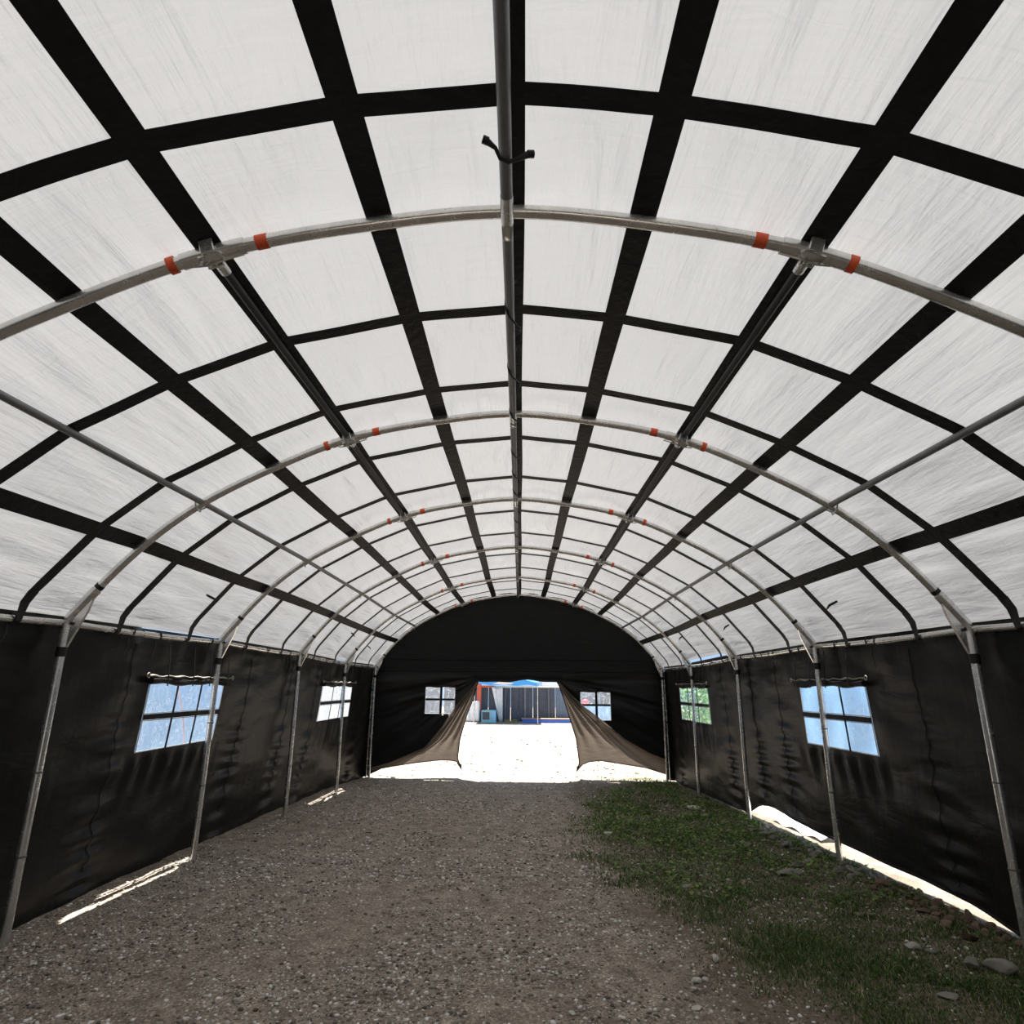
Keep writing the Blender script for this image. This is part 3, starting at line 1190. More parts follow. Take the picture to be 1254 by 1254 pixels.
door_flap(-1)
door_flap(1)

# ---------------------------------------------------------------- steel frame
TUBE_R = 0.030
ORD = ['nearest', 'second', 'third', 'fourth', 'fifth', 'farthest']
JU = u_of_x(1.331)


def arch_dir(u):
    a, b = prof(u - 0.005), prof(u + 0.005)
    return Vector((b[0] - a[0], 0, b[1] - a[1])).normalized()


def build_arch(i):
    y = D[i]
    lab = {0: 'nearest curved steel roof arch, crossing high overhead', 5: 'farthest curved steel roof arch, set against the black end wall'}.get(i, '%s curved steel roof arch counted from the nearest one' % ORD[i])
    t = thing('roof_arch', lab, 'tent frame arch', (0, y, 3.772 + ez(y)))
    P = lambda u, o=0.0: arch_pt(u, y, o)
    # three bent lengths of tube that plug together at the shoulder joints
    for a, b in ((-0.965, -JU), (-JU, JU), (JU, 0.965)):
        MB().tube([P(u) for u in np.linspace(a, b, 40)], TUBE_R, 14).build('tube_length', M['steel'], t)
    for s in (-1, 1):
        ju = s * JU
        # coupling sleeve
        MB().tube([P(ju + q) for q in np.linspace(-0.035, 0.04, 8)], TUBE_R + 0.006, 14).build('joint_sleeve', M['steel'], t)
        c = P(ju)
        d = arch_dir(ju)
        n = Vector((prof(ju)[2], 0, prof(ju)[3]))
        # clamp with two wings and a through bolt
        mb = MB()
        mb.torus(c, d, TUBE_R + 0.010, 0.009, 16, 6)
        R = Matrix((d, Vector((0, 1, 0)), n)).transposed()
        mb.box(c - n * 0.046 + Vector((0, -0.02, 0)), (0.10, 0.055, 0.012), R, bev=0.003)
        mb.box(c - Vector((0, 0.048, 0)), (0.06, 0.014, 0.07), R, bev=0.003)
        mb.box(c + Vector((0, 0.048, 0)), (0.06, 0.014, 0.07), R, bev=0.003)
        clamp = mb.build('purlin_clamp', M['steel'], t)
        MB().tube([c - n * 0.036 - d * 0.02, c - n * 0.075 - d * 0.02], 0.008, 8).build('bolt', M['wire'], clamp)
        # spring clip wire beneath the sleeve
        pts = [c - n * 0.05 - s * d * 0.14, c - n * 0.052 - s * d * 0.05, c - n * 0.058 + s * d * 0.03, c - n * 0.045 + s * d * 0.09]
        MB().tube(pts, 0.004, 6).build('spring_clip', M['wire'], t)
        # orange tape, a broad band towards the crown and a small one outside
        for q, w, name in ((-s * 0.060, 0.014, 'tape_band'), (s * 0.046, 0.009, 'tape_band')):
            MB().tube([P(ju + q + e) for e in np.linspace(-w / 2, w / 2, 4)], TUBE_R + (0.0025 if q * s < 0 else 0.0075), 14).build(name, M['tape'], t)['label'] = 'orange tape band'
        # eave bracket: sleeve on the arch, sleeve on the post and a gusset plate
        e0, e1 = P(s * 0.93), P(s * 0.992)
        ptop = Vector((s * 3.30, y, 2.075 + ez(y)))
        mb = MB()
        mb.tube([P(s * q) for q in np.linspace(0.925, 0.99, 8)] + [ptop], TUBE_R + 0.007, 14)
        mb.tube([ptop + Vector((0, 0, 0.02)), ptop - Vector((0, 0, 0.17))], TUBE_R + 0.007, 14)
        g0 = P(s * 0.932, -0.02)
        mb.prism([g0 + Vector((0, -0.012, 0)), ptop + Vector((0, -0.012, 0.03)), ptop + Vector((0, -0.012, -0.17)), ptop + Vector((-s * 0.035, -0.012, -0.17)), lerp(g0, ptop, 0.35) + Vector((-s * 0.03, -0.012, -0.05))], (0, 0.024, 0))
        br = mb.build('eave_bracket', M['steel'], t)
        MB().tube([ptop + Vector((-s * 0.05, -0.03, -0.0)), ptop + Vector((-s * 0.05, 0.03, -0.0))], 0.011, 8).build('bolt', M['rubber'], br)
        MB().tube([P(s * 0.922), P(s * 0.914)], TUBE_R + 0.003, 12).build('collar', M['rubber'], t)


for i in range(6):
    build_arch(i)


def build_post(i, s):
    y = D[i]
    x = s * 3.30
    bx = s * 3.285
    zb = gz(bx, y)
    zt = 1.912 + ez(y)
    side = 'left' if s < 0 else 'right'
    if i == 0:
        lab = 'steel post under the %s foot of the nearest arch, beside the photographer' % side
    else:
        n = {1: 'nearest', 2: 'second', 3: 'third', 4: 'fourth', 5: 'farthest'}[i]
        lab = {('left', 1): 'tall steel post nearest the viewer along the left wall',
               ('right', 1): 'tall steel post nearest the viewer along the right wall',
               ('left', 2): 'second steel post along the left wall, in front of its larger window',
               ('right', 2): 'second steel post along the right wall, in front of its blue window',
               ('left', 3): 'third steel post along the left wall, between its two windows',
               ('right', 3): 'third steel post along the right wall, between its two windows',
               ('left', 4): 'fourth steel post along the left wall, before its far small window',
               ('right', 4): 'fourth steel post along the right wall, before its green window',
               ('left', 5): 'farthest steel post on the left, in the end wall corner',
               ('right', 5): 'farthest steel post on the right, in the end wall corner'}[(side, i)]
    t = thing('wall_post', lab, 'tent post', (bx, y, zb))
    MB().tube([(bx, y, zb - 0.03), (lerp(bx, x, 0.5), y, lerp(zb, zt, 0.5)), (x, y, zt)], TUBE_R, 16).build('tube', M['steel'], t)
    MB().tube([(x, y, zt - 0.075), (x, y, zt + 0.005)], TUBE_R + 0.004, 14).build('collar', M['rubber'], t)
    MB().box((bx, y, zb - 0.008), (0.13, 0.13, 0.014), bev=0.004).build('base_plate', M['steel'], t)
    k = 1.05 if i % 2 else 1.25
    for zz in (k, k * 0.5):
        p = lerp(Vector((bx, y, zb)), Vector((x, y, zt)), (zz - zb) / (zt - zb))
        MB().tube([p, p + Vector((0, 0, 0.012))], TUBE_R + 0.003, 14).build('joint_ring', M['purlin'], t)


for i in range(6):
    for s in (-1, 1):
        build_post(i, s)

BAYS = [(None, 0)] + [(i, i + 1) for i in range(5)]


def bay_words(a, b):
    if a is None:
        return 'from the nearest arch back past the viewer'
    return 'between the %s and %s arches' % (ORD[a], ORD[b])


for a, b in BAYS:
    y0 = BACK_Y + 0.1 if a is None else D[a]
    y1 = D[b]
    # ridge pole hangs under the arches
    z = lambda y: 3.772 + ez(y) - 0.058
    x = -0.012
    t = thing('ridge_pole', 'straight grey steel ridge pole ' + bay_words(a, b), 'tent pole', (x, (y0 + y1) / 2, z((y0 + y1) / 2)))
    MB().tube([(x, lerp(y0 + 0.02, y1 - 0.02, q), z(lerp(y0, y1, q))) for q in np.linspace(0, 1, 8)], 0.026, 14).build('tube', M['purlin'], t)
    yb = y1
    MB().tube([(x, yb - 0.16, z(yb)), (x, yb + 0.0, z(yb))], 0.0285, 14).build('end_ferrule', M['steel'], t)
    MB().box((x, yb + 0.05, z(yb) - 0.012), (0.05, 0.09, 0.03), bev=0.006).build('hook', M['steel'], t)
    for s in (-1, 1):
        side = 'left' if s < 0 else 'right'
        us = u_of_x(s * 2.424)
        q0 = y0 + (TUBE_R + 0.004)
        q1 = y1 - (TUBE_R + 0.004)
        t = thing('side_purlin', 'thin grey purlin low on the %s slope, %s' % (side, bay_words(a, b)), 'tent pole', tuple(arch_pt(us, (y0 + y1) / 2, 0.005)))
        MB().tube([arch_pt(us, lerp(q0, q1, q), 0.004) for q in np.linspace(0, 1, 8)], 0.022, 12).build('tube', M['purlin'], t)
        for e, sg in ((q1, -1), (q0, 1)):
            if a is None and sg == 1:
                continue
            c = arch_pt(us, e, 0.0)
            d = arch_dir(us)
            n = Vector((prof(us)[2], 0, prof(us)[3]))
            pts = [c + Vector((0, sg * 0.05, 0)) + d * 0.02 * s, c + d * 0.05 * s - n * 0.02, c + d * 0.05 * s - n * 0.05 + Vector((0, sg * -0.03, 0))]
            MB().tube(pts, 0.006, 6).build('hook', M['wire'], t)
        if a is None:
            continue
        uj = s * JU
        q0, q1 = y0 + TUBE_R + 0.028, y1 - TUBE_R - 0.028
        t = thing('shoulder_purlin', 'shade-darkened steel purlin along the %s black shoulder strap, %s' % (side, bay_words(a, b)), 'tent pole', tuple(arch_pt(uj, (y0 + y1) / 2, -0.002)))
        MB().tube([arch_pt(uj, lerp(q0, q1, q), 0.013) for q in np.linspace(0, 1, 8)], 0.021, 12).build('tube', M['dark'], t)
        MB().tube([arch_pt(uj, lerp(q0, q1, q), 0.013) for q in (0.0, 0.04)], 0.0265, 12).build('end_ferrule', M['steel'], t)
        q0, q1 = y0 + TUBE_R + 0.01, y1 - TUBE_R - 0.01
        ym = (y0 + y1) / 2
        t = thing('eave_rail', 'bright steel eave rail on top of the %s wall, %s' % (side, bay_words(a, b)), 'tent rail', (s * EAVE_X, ym, rail_z(ym)))
        R_ = lambda q: (s * EAVE_X, lerp(q0, q1, q), rail_z(lerp(q0, q1, q)) - 0.012 * math.sin(q * PI))
        MB().tube([R_(q) for q in np.linspace(0, 1, 10)], RAIL_R, 12).build('tube', M['steel'], t)
        MB().tube([R_(q) for q in (0.40, 0.50)], RAIL_R + 0.004, 12).build('coupling', M['steel'], t)
        MB().tube([R_(q) for q in (0.502, 0.510)], RAIL_R + 0.006, 12).build('collar', M['rubber'], t)

# slim extra pole at each back corner, with its black clips
for s in (-1, 1):
    x = s * 3.37
    y = END_Y - 0.05
    zb = gz(x, y)
    t = thing('corner_pole', 'slim steel pole with black clips in the %s corner of the end wall' % ('left' if s < 0 else 'right'), 'tent pole', (x, y, zb))
    MB().tube([(x + s * 0.0, y, zb), (x, y, 1.0), (x - s * 0.01, y, 2.0)], 0.017, 10).build('tube', M['steel'], t)
    for z in (0.3, 0.9, 1.55, 1.85):
        MB().tube([(x, y, z), (x, y, z + 0.035)], 0.022, 10).build('clip', M['rubber'], t)

# ---------------------------------------------------------------- loose ground cover
GE = ([3.0, 3.68, 4.43, 5.18, 6.01, 7.62, 9.8, 12.0, 14.26, 15.5, 40], [1.75, 1.40, 1.14, 1.04, 0.66, 0.45, 0.68, 1.15, 1.77, 1.6, 1.6])


def grass_density(x, y):
    e = np.interp(y, *GE)
    n = vnoise(x * 2.1 + 31, y * 2.1) + 0.6 * vnoise(x * 5.3, y * 5.3 + 17)
    d = np.clip((x - e + 0.55 * n) / 0.75, 0, 1)
    d = d * np.where(y > 15, np.clip(n * 1.8, 0, 1), 1)
    return d * np.clip((3.45 - x) / 0.15, 0, 1) * np.clip(0.72 + 0.8 * n, 0.12, 1)


def build_stuff_mesh(name, V, Fc, mat, smooth=False, tri=None):
    me = bpy.data.meshes.new(name)
    nv, k = len(V), Fc.shape[1]
    me.vertices.add(nv)
    me.vertices.foreach_set('co', V.astype(np.float32).ravel())
    me.loops.add(Fc.size)
    me.loops.foreach_set('vertex_index', Fc.astype(np.int32).ravel())
    me.polygons.add(len(Fc))
    me.polygons.foreach_set('loop_start', np.arange(0, Fc.size, k, dtype=np.int32))
    me.polygons.foreach_set('loop_total', np.full(len(Fc), k, dtype=np.int32))
    me.update(calc_edges=True)
    me.validate()
    me.materials.append(mat)
    o = bpy.data.objects.new(name, me)
    COL.objects.link(o)
    o['kind'] = 'stuff'
    return o


_ph = (1 + 5 ** 0.5) / 2
ICO_V = np.array([(-1, _ph, 0), (1, _ph, 0), (-1, -_ph, 0), (1, -_ph, 0), (0, -1, _ph), (0, 1, _ph), (0, -1, -_ph), (0, 1, -_ph), (_ph, 0, -1), (_ph, 0, 1), (-_ph, 0, -1), (-_ph, 0, 1)]) / math.hypot(1, _ph)
ICO_F = np.array([(0, 11, 5), (0, 5, 1), (0, 1, 7), (0, 7, 10), (0, 10, 11), (1, 5, 9), (5, 11, 4), (11, 10, 2), (10, 7, 6), (7, 1, 8), (3, 9, 4), (3, 4, 2), (3, 2, 6), (3, 6, 8), (3, 8, 9), (4, 9, 5), (2, 4, 11), (6, 2, 10), (8, 6, 7), (9, 8, 1)])


def scatter_pebbles(n):
    # more of them near the camera: uniform in 1/distance
    inv = rng.uniform(1 / 26, 1 / 2.9, n)
    y = 1 / inv
    x = rng.uniform(-3.45, 3.3, n) * np.where(y > 15, 0.8, 1)
    keep = rng.random(n) < np.clip((y / 6.0), 0.45, 1) * (1 - 0.85 * grass_density(x, y))
    clump = vnoise(x * 1.6 + 3, y * 1.6) + 0.5 * vnoise(x * 4, y * 4)
    keep &= rng.random(n) < np.clip(0.55 + 0.9 * clump, 0.12, 1)
    x, y = x[keep], y[keep]
    n = len(x)
    size = (0.0048 + 0.0125 * rng.random(n) ** 2.4) * np.clip(y / 6.5, 0.85, 1.1)
    size = size * np.where((y > 14.2) & (rng.random(n) < 0.08), 2.5, np.where(y > 14.2, 0.7, 1))
    V = ICO_V[None] * (1 + 0.28 * (rng.random((n, 12, 1)) - 0.5))
    sc = np.stack([size * rng.uniform(0.8, 1.5, n), size * rng.uniform(0.7, 1.1, n), size * rng.uniform(0.4, 0.75, n)], -1)
    V = V * sc[:, None, :]
    a = rng.uniform(0, PI, n)
    c, s = np.cos(a)[:, None], np.sin(a)[:, None]
    X, Y = V[..., 0] * c - V[..., 1] * s, V[..., 0] * s + V[..., 1] * c
    z0 = ground(x, y) + 0.012 * vnoise(x * 7, y * 7) + 0.006 * vnoise(x * 17, y * 17)
    V = np.stack([X + x[:, None], Y + y[:, None], V[..., 2] + (z0 + sc[:, 2] * 0.35)[:, None]], -1)
    F = ICO_F[None] + (np.arange(n) * 12)[:, None, None]
    o = build_stuff_mesh('gravel', V.reshape(-1, 3), F.reshape(-1, 3), M['gravel'])
    tag(o, 'loose grey and brown gravel strewn over the bare ground', 'gravel')


scatter_pebbles(95000)


def scatter_grass(n):
    inv = rng.uniform(1 / 30, 1 / 2.9, n)
    y = 1 / inv
    x = rng.uniform(0.2, 3.45, n)
    keep = rng.random(n) < grass_density(x, y) * np.clip(y / 5.0, 0.5, 1)
    x, y = x[keep], y[keep]
    n = len(x)
    h = rng.uniform(0.018, 0.055, n) * np.clip(0.75 + vnoise(x * 3, y * 3 + 9), 0.5, 1.3)
    w = rng.uniform(0.0022, 0.0042, n) * np.clip(y / 5.5, 0.9, 2.0)
    a = rng.uniform(0, 2 * PI, n)
    b = rng.uniform(0, 2 * PI, n)
    lean = h * rng.uniform(0.35, 1.5, n)
    dx, dy = np.cos(b) * lean, np.sin(b) * lean
    wx, wy = np.cos(a) * w, np.sin(a) * w
    z = ground(x, y) + 0.012 * vnoise(x * 7, y * 7) - 0.004
    V = np.zeros((n, 5, 3))
    V[:, 0] = np.stack([x - wx, y - wy, z], -1)
    V[:, 1] = np.stack([x + wx, y + wy, z], -1)
    V[:, 2] = np.stack([x + dx * 0.4 + wx * 0.8, y + dy * 0.4 + wy * 0.8, z + h * 0.72], -1)
    V[:, 3] = np.stack([x + dx * 0.4 - wx * 0.8, y + dy * 0.4 - wy * 0.8, z + h * 0.72], -1)
    V[:, 4] = np.stack([x + dx, y + dy, z + h], -1)
    T = np.array([(0, 1, 2), (0, 2, 3), (3, 2, 4)])
    F = T[None] + (np.arange(n) * 5)[:, None, None]
    o = build_stuff_mesh('grass', V.reshape(-1, 3), F.reshape(-1, 3), M['grass'])
    tag(o, 'short patchy grass growing along the right side of the ground', 'grass')


scatter_grass(165000)


def scatter_weeds(n):
    inv = rng.uniform(1 / 14.6, 1 / 5.5, n)
    y = 1 / inv
    x = rng.uniform(0.9, 3.4, n)
    keep = (rng.random(n) < grass_density(x, y) * np.clip((y - 4.5) / 5, 0, 1)) & (vnoise(x * 1.8 + 50, y * 1.8) > -0.12)
    x, y = x[keep], y[keep]
    n = len(x)
    L = rng.uniform(0.018, 0.05, n)
    w = L * rng.uniform(0.35, 0.6, n)
    b = rng.uniform(0, 2 * PI, n)
    up = rng.uniform(0.2, 0.8, n)
    z = ground(x, y) + rng.uniform(0.005, 0.05, n)
    dx, dy = np.cos(b), np.sin(b)
    V = np.zeros((n, 4, 3))
    V[:, 0] = np.stack([x, y, z], -1)
    V[:, 1] = np.stack([x + dx * L * 0.5 - dy * w, y + dy * L * 0.5 + dx * w, z + L * up * 0.6], -1)
    V[:, 2] = np.stack([x + dx * L, y + dy * L, z + L * up * 0.7], -1)
    V[:, 3] = np.stack([x + dx * L * 0.5 + dy * w, y + dy * L * 0.5 - dx * w, z + L * up * 0.6], -1)
    F = np.array([(0, 1, 2, 3)])[None] + (np.arange(n) * 4)[:, None, None]
    o = build_stuff_mesh('weeds', V.reshape(-1, 3), F.reshape(-1, 4), M['leaf'])
    tag(o, 'low broad-leaved weeds among the grass towards the far right corner', 'weeds')


scatter_weeds(16000)


# ---------------------------------------------------------------- stones
def stone_mesh(name, dims, mat, seed, lumpy=0.22, parent=None):
    r = np.random.default_rng(seed)
    import bmesh
    bm = bmesh.new()
    bmesh.ops.create_icosphere(bm, subdivisions=3, radius=0.5)
    # flatten with random cutting planes, then scale
    planes = [(Vector(r.normal(size=3)).normalized(), 0.24 + 0.2 * r.random()) for _ in range(12)]
    ph = r.random(3) * 9
    for v in bm.verts:
        p = v.co.copy()
        for n, d in planes:
            e = p.dot(n) - d
            if e > 0:
                p -= n * e * 0.97
        p *= 1 + lumpy * 0.35 * math.sin(p.x * 7 + ph[0]) * math.sin(p.y * 6 + ph[1]) * math.sin(p.z * 8 + ph[2])
        v.co = (p.x * dims[0], p.y * dims[1], p.z * dims[2])
    me = bpy.data.meshes.new(name)
    bm.to_mesh(me)
    bm.free()
    me.polygons.foreach_set('use_smooth', [True] * len(me.polygons))
    try:
        me.set_sharp_from_angle(angle=math.radians(35))
    except Exception:
        pass
    me.materials.append(mat)
    return me


def stone(x, y, dims, mat, seed, label, rz=0.0, group=None, lift=0.3):
    o = bpy.data.objects.new('stone', stone_mesh('stone', dims, M[mat], seed))
    COL.objects.link(o)
    o.location = (x, y, gz(x, y) + dims[2] * lift)
    o.rotation_euler = (0, 0, rz)
    tag(o, label, 'stone', group)
    return o


stone(-1.426, 3.786, (0.075, 0.055, 0.035), 'pale', 1, 'flat pale grey stone alone on the bare gravel in the left foreground', 0.3)
stone(1.289, 4.484, (0.072, 0.06, 0.05), 'pale', 2, 'pointed white stone at the edge of the grass in the foreground', 0.9)
stone(1.085, 4.163, (0.062, 0.05, 0.035), 'pale', 3, 'rounded pale stone lying against a smaller twin on the foreground gravel', 0.2)
stone(1.135, 4.175, (0.05, 0.04, 0.03), 'pale', 4, 'smaller pale stone touching the rounded one on the foreground gravel', 1.2)
stone(1.028, 4.042, (0.05, 0.04, 0.03), 'pale', 5, 'little pale chip between the twin stones and the oval white stone', 0.6)
stone(0.989, 3.816, (0.062, 0.042, 0.036), 'pale', 6, 'smooth oval white stone at the bottom edge of the ground', -0.1)
stone(2.624, 4.672, (0.11, 0.075, 0.06), 'pale', 7, 'pale oval stone sunk in the grass in the right foreground', -0.3)
stone(2.700, 4.600, (0.07, 0.05, 0.04), 'grey', 8, 'small grey stone beside the pale oval one in the grass', -0.5)
stone(2.80, 4.36, (0.09, 0.09, 0.085), 'grey', 9, 'knobbly grey stone leaning on a bigger one by the nearest right post', 0.4)
stone(2.93, 4.30, (0.19, 0.13, 0.10), 'grey', 10, 'big two-humped grey stone in the grass by the nearest right post', -0.35)
stone(2.388, 3.961, (0.12, 0.09, 0.05), 'grey', 11, 'flat brownish stone in the grass at the lower right', -0.3)
stone(1.148, 8.395, (0.13, 0.10, 0.06), 'pale', 12, 'pale flat stone where grass meets gravel halfway down the tent', 0.1)
stone(1.22, 6.846, (0.12, 0.07, 0.025), 'grey', 13, 'thin grey slab lying flat among sparse grass', -0.5)
stone(2.784, 10.559, (0.26, 0.16, 0.07), 'pale', 14, 'large pale greenish flat stone in the far grass', -0.4)
stone(2.758, 9.807, (0.11, 0.07, 0.05), 'pale', 15, 'white stone in the grass just in front of the large flat one', -0.3)
stone(2.703, 9.157, (0.09, 0.07, 0.06), 'pale', 16, 'small white stone in the grass near the third right post', 0.2)
stone(2.771, 8.76, (0.16, 0.07, 0.05), 'grey', 17, 'long grey stone in the grass beside the third right post', 0.3)
stone(2.657, 7.916, (0.22, 0.12, 0.07), 'grey', 18, 'broad grey stone in the grass between the second and third right posts', -0.2)
stone(1.536, 6.184, (0.14, 0.10, 0.04), 'grey', 19, 'flat earthy stone half buried in the middle of the grass', 0.4)
stone(2.674, 5.343, (0.16, 0.10, 0.05), 'grey', 20, 'flat grey stone half buried in the dark grass below the right wall', 0.1)
stone(2.62, 6.62, (0.26, 0.15, 0.07), 'grey', 21, 'wide low grey stone in the grass before the second right post', -0.2)
stone(2.86, 6.95, (0.18, 0.10, 0.06), 'grey', 22, 'grey wedge of stone behind the wide low one near the second right post', 0.5)
stone(3.08, 7.72, (0.19, 0.12, 0.10), 'grey', 23, 'upright grey stone at the inner foot of the grey rubble bank', 0.7)

# rubble banked under the wall: brown near, grey further on
protos = {}
for kind in ('brown', 'grey'):
    protos[kind] = [stone_mesh('rubble_stone', d, M[kind], 50 + k + (20 if kind == 'grey' else 0)) for k, d in enumerate([(1, .7, .5), (0.9, .8, .6), (1.2, .6, .4), (.8, .7, .7), (1.1, .9, .35)])]


def rubble(kind, x, y, z, size, label, group):
    me = random.choice(protos[kind])
    o = bpy.data.objects.new('rubble_stone', me)
    COL.objects.link(o)
    o.location = (x, y, z)
    o.scale = (size,) * 3
    o.rotation_euler = (random.uniform(-0.4, 0.4), random.uniform(-0.4, 0.4), random.uniform(0, 6.28))
    tag(o, label, 'stone', group)


placed = []
for kind, n, yr, label, group in (('brown', 62, (4.65, 6.25), 'broken reddish brown stone in the rubble bank under the right wall', 'brown rubble under the right wall'),
                                  ('grey', 80, (6.3, 9.3), 'broken grey stone in the rubble bank by the bright gap under the right wall', 'grey rubble under the right wall')):
    k = 0
    tries = 0
    while k < n and tries < 6000:
        tries += 1
        y = random.uniform(*yr)
        x = random.gauss(3.30 if kind == 'brown' else 3.25, 0.09 if kind == 'brown' else 0.13)
        size = random.uniform(0.055, 0.125) if kind == 'brown' else random.uniform(0.05, 0.13)
        if not 2.9 < x < 3.43 or min(abs(y - d) for d in D) < 0.12 and abs(x - 3.285) < 0.12:
            continue
        if any((x - a) ** 2 + (y - b) ** 2 < (0.36 * (size + c)) ** 2 for a, b, c in placed):
            continue
        placed.append((x, y, size))
        rubble(kind, x, y, gz(x, y) + size * 0.17, size, label, group)
        k += 1

# small white stones spread through the grass and over the near gravel
for k in range(46):
    y = 1 / random.uniform(1 / 12.5, 1 / 3.8)
    x = random.uniform(float(np.interp(y, *GE)) + 0.1, 3.0)
    s = random.uniform(0.016, 0.034) * max(1, y / 6)
    o = bpy.data.objects.new('small_stone', protos['grey'][k % 5].copy() if k < 5 else bpy.data.meshes['white_chip_%d' % (k % 5)])
    if k < 5:
        o.data.name = 'white_chip_%d' % k
        o.data.materials[0] = M['pale']
    COL.objects.link(o)
    o.location = (x, y, gz(x, y) + s * 0.25 + 0.01)
    o.scale = (s,) * 3
    o.rotation_euler = (0, 0, random.uniform(0, 6))
    tag(o, 'small white stone chip lying in the grass', 'stone', 'white chips in the grass')

# ---------------------------------------------------------------- outside, seen through openings
FY = 33.0


def fz(x):
    return gz(x, FY)


t = thing('panel_fence', 'dark blue-grey panelled fence across the yard beyond the doorway', 'fence', (0.3, FY + 0.1, fz(0.3)))
for k in range(8):
    x0 = -3.9 + k * 1.15
    mat = 'fence2' if k in (5, 6) else 'fence'
    MB().box((x0 + 0.575, FY + 0.1, fz(x0) + 0.83), (1.13, 0.05, 1.70)).build('panel', M[mat], t, False)
for x in (-0.72, 0.29, 1.51, 2.6, 3.9, 5.05):
    MB().box((x, FY + 0.04, fz(x) + 0.83), (0.06 if x != 0.29 else 0.11, 0.05, 1.66), bev=0.01).build('post', M['ribbed'], t, False)
MB().box((0.9, FY + 0.03, fz(0.9) + 1.71), (8.6, 0.08, 0.07), bev=0.01).build('top_rail', M['white'], t, False)
for k in range(9):
    x = -0.55 + k * 0.27
    MB().box((x, FY + 0.06, fz(x) + 1.0), (0.012, 0.02, 0.9)).build('batten', M['ribbed'], t, False)

t = thing('doorway_frame', 'orange-red painted frame standing before the far fence', 'frame', (-2.05, FY - 0.1, fz(-2)))
MB().box((-2.07, FY - 0.1, fz(-2) + 1.30), (0.22, 0.12, 1.6), bev=0.01).build('post', M['orange'], t, False)
MB().box((-2.07, FY - 0.1, fz(-2) + 0.26), (0.22, 0.12, 0.52), bev=0.01).build('plinth', M['fence'], t, False)
MB().box((-1.63, FY - 0.1, fz(-2) + 1.72), (0.66, 0.12, 0.10), bev=0.01).build('lintel', M['orange'], t, False)


def hanging_sheet(name, x0, x1, z0, z1, y, mat, label, cat, taper=0.0, folds=7, amp=0.06):
    G = []
    for i in range(36):
        u = i / 35
        col = []
        for j in range(14):
            v = j / 13
            xa, xb = lerp(x0 + taper, x0, v), lerp(x1, x1, v)
            col.append((lerp(xa, xb, u), y + amp * math.sin(u * folds * PI + v) * (0.4 + 0.6 * (1 - v)), lerp(z0, z1, v) + 0.02 * math.sin(u * 9)))
        G.append(col)
    o = MB().grid(G).build(name, M[mat])
    sm = o.modifiers.new('thick', 'SOLIDIFY')
    sm.thickness = 0.012
    return tag(o, label, cat)


hanging_sheet('white_cloth', -2.75, -2.0, fz(-2.3) + 0.02, 0.96, FY - 0.5, 'sheet', 'white cloth hanging beside the orange-red frame', 'cloth', 0.0, 6)
hanging_sheet('white_drape', -1.42, -0.86, fz(-1) + 0.02, 1.64, FY - 0.3, 'sheet', 'long pale drape hanging in front of the far fence', 'cloth', 0.42, 5, 0.04)

# awning over the far frame
G = []
for i in range(30):
    u = i / 29
    x = lerp(-2.25, 0.95, u)
    G.append([(x, lerp(FY - 1.6, FY + 0.6, v), 2.10 + 0.42 * v - 0.16 * u + 0.06 * math.sin(u * 11 + v * 2)) for v in np.linspace(0, 1, 8)] )
aw = thing('blue_awning', 'bright blue tarpaulin awning over the far fence', 'awning', (-0.6, FY - 0.5, 2.1))
MB().grid(G).build('tarp', M['awning'], aw)
G = [[(lerp(-2.25, 0.95, u), FY - 1.6 + 0.02 * math.sin(u * 20), lerp(2.10 - 0.16 * u + 0.06 * math.sin(u * 11), 1.78 - 0.04 * u + 0.03 * math.sin(u * 17), v)) for v in np.linspace(0, 1, 5)] for u in np.linspace(0, 1, 40)]
MB().grid(G).build('front_valance', M['awning'], aw)
MB().prism([(-1.35, FY - 1.64, 1.80), (-0.45, FY - 1.64, 1.79), (-0.25, FY - 1.64, 1.86), (-1.0, FY - 1.64, 1.91)], (0, 0.015, 0)).build('white_patch', M['white'], aw, False)
for x in (-2.2, 0.9):
    MB().tube([(x, FY - 1.58, gz(x, FY - 1.58)), (x, FY - 1.58, 2.0)], 0.02, 8).build('pole', M['steel'], aw)
t = tag(MB().prism([(1.2, FY + 0.2, 1.70), (2.2, FY + 0.2, 1.70), (2.2, FY + 1.4, 2.25), (1.2, FY + 1.4, 2.25)], (0, 0.02, 0.04)).build('roof_sheet', M['ribbed'], None, False), 'grey ribbed roof sheet sloping above the right part of the far fence', 'roof')

t = thing('cabinet', 'pale cyan cabinet at the foot of the orange-red frame', 'cabinet', (-1.5, FY - 0.7, gz(-1.5, FY - 0.7)))
zc = gz(-1.5, FY - 0.7)
MB().box((-1.52, FY - 0.7, zc + 0.30), (0.72, 0.4, 0.60), bev=0.015).build('body', M['cyan'], t, False)
MB().box((-1.66, FY - 0.905, zc + 0.33), (0.36, 0.02, 0.36), bev=0.005).build('door', M['glass'], t, False)
MB().box((-1.25, FY - 0.905, zc + 0.33), (0.14, 0.02, 0.46), bev=0.005).build('side_panel', M['bluetarp'], t, False)

t = thing('long_trough', 'long deep-blue trough with an orange rim along the far fence', 'trough', (1.4, FY - 0.5, gz(1.4, FY - 0.5)))
zc = gz(1.4, FY - 0.5)
MB().box((1.4, FY - 0.5, zc + 0.085), (2.5, 0.4, 0.17), bev=0.01).build('body', M['deepblue'], t, False)
MB().box((1.4, FY - 0.5, zc + 0.195), (2.6, 0.44, 0.04), bev=0.01).build('rim', M['wood'], t, False)

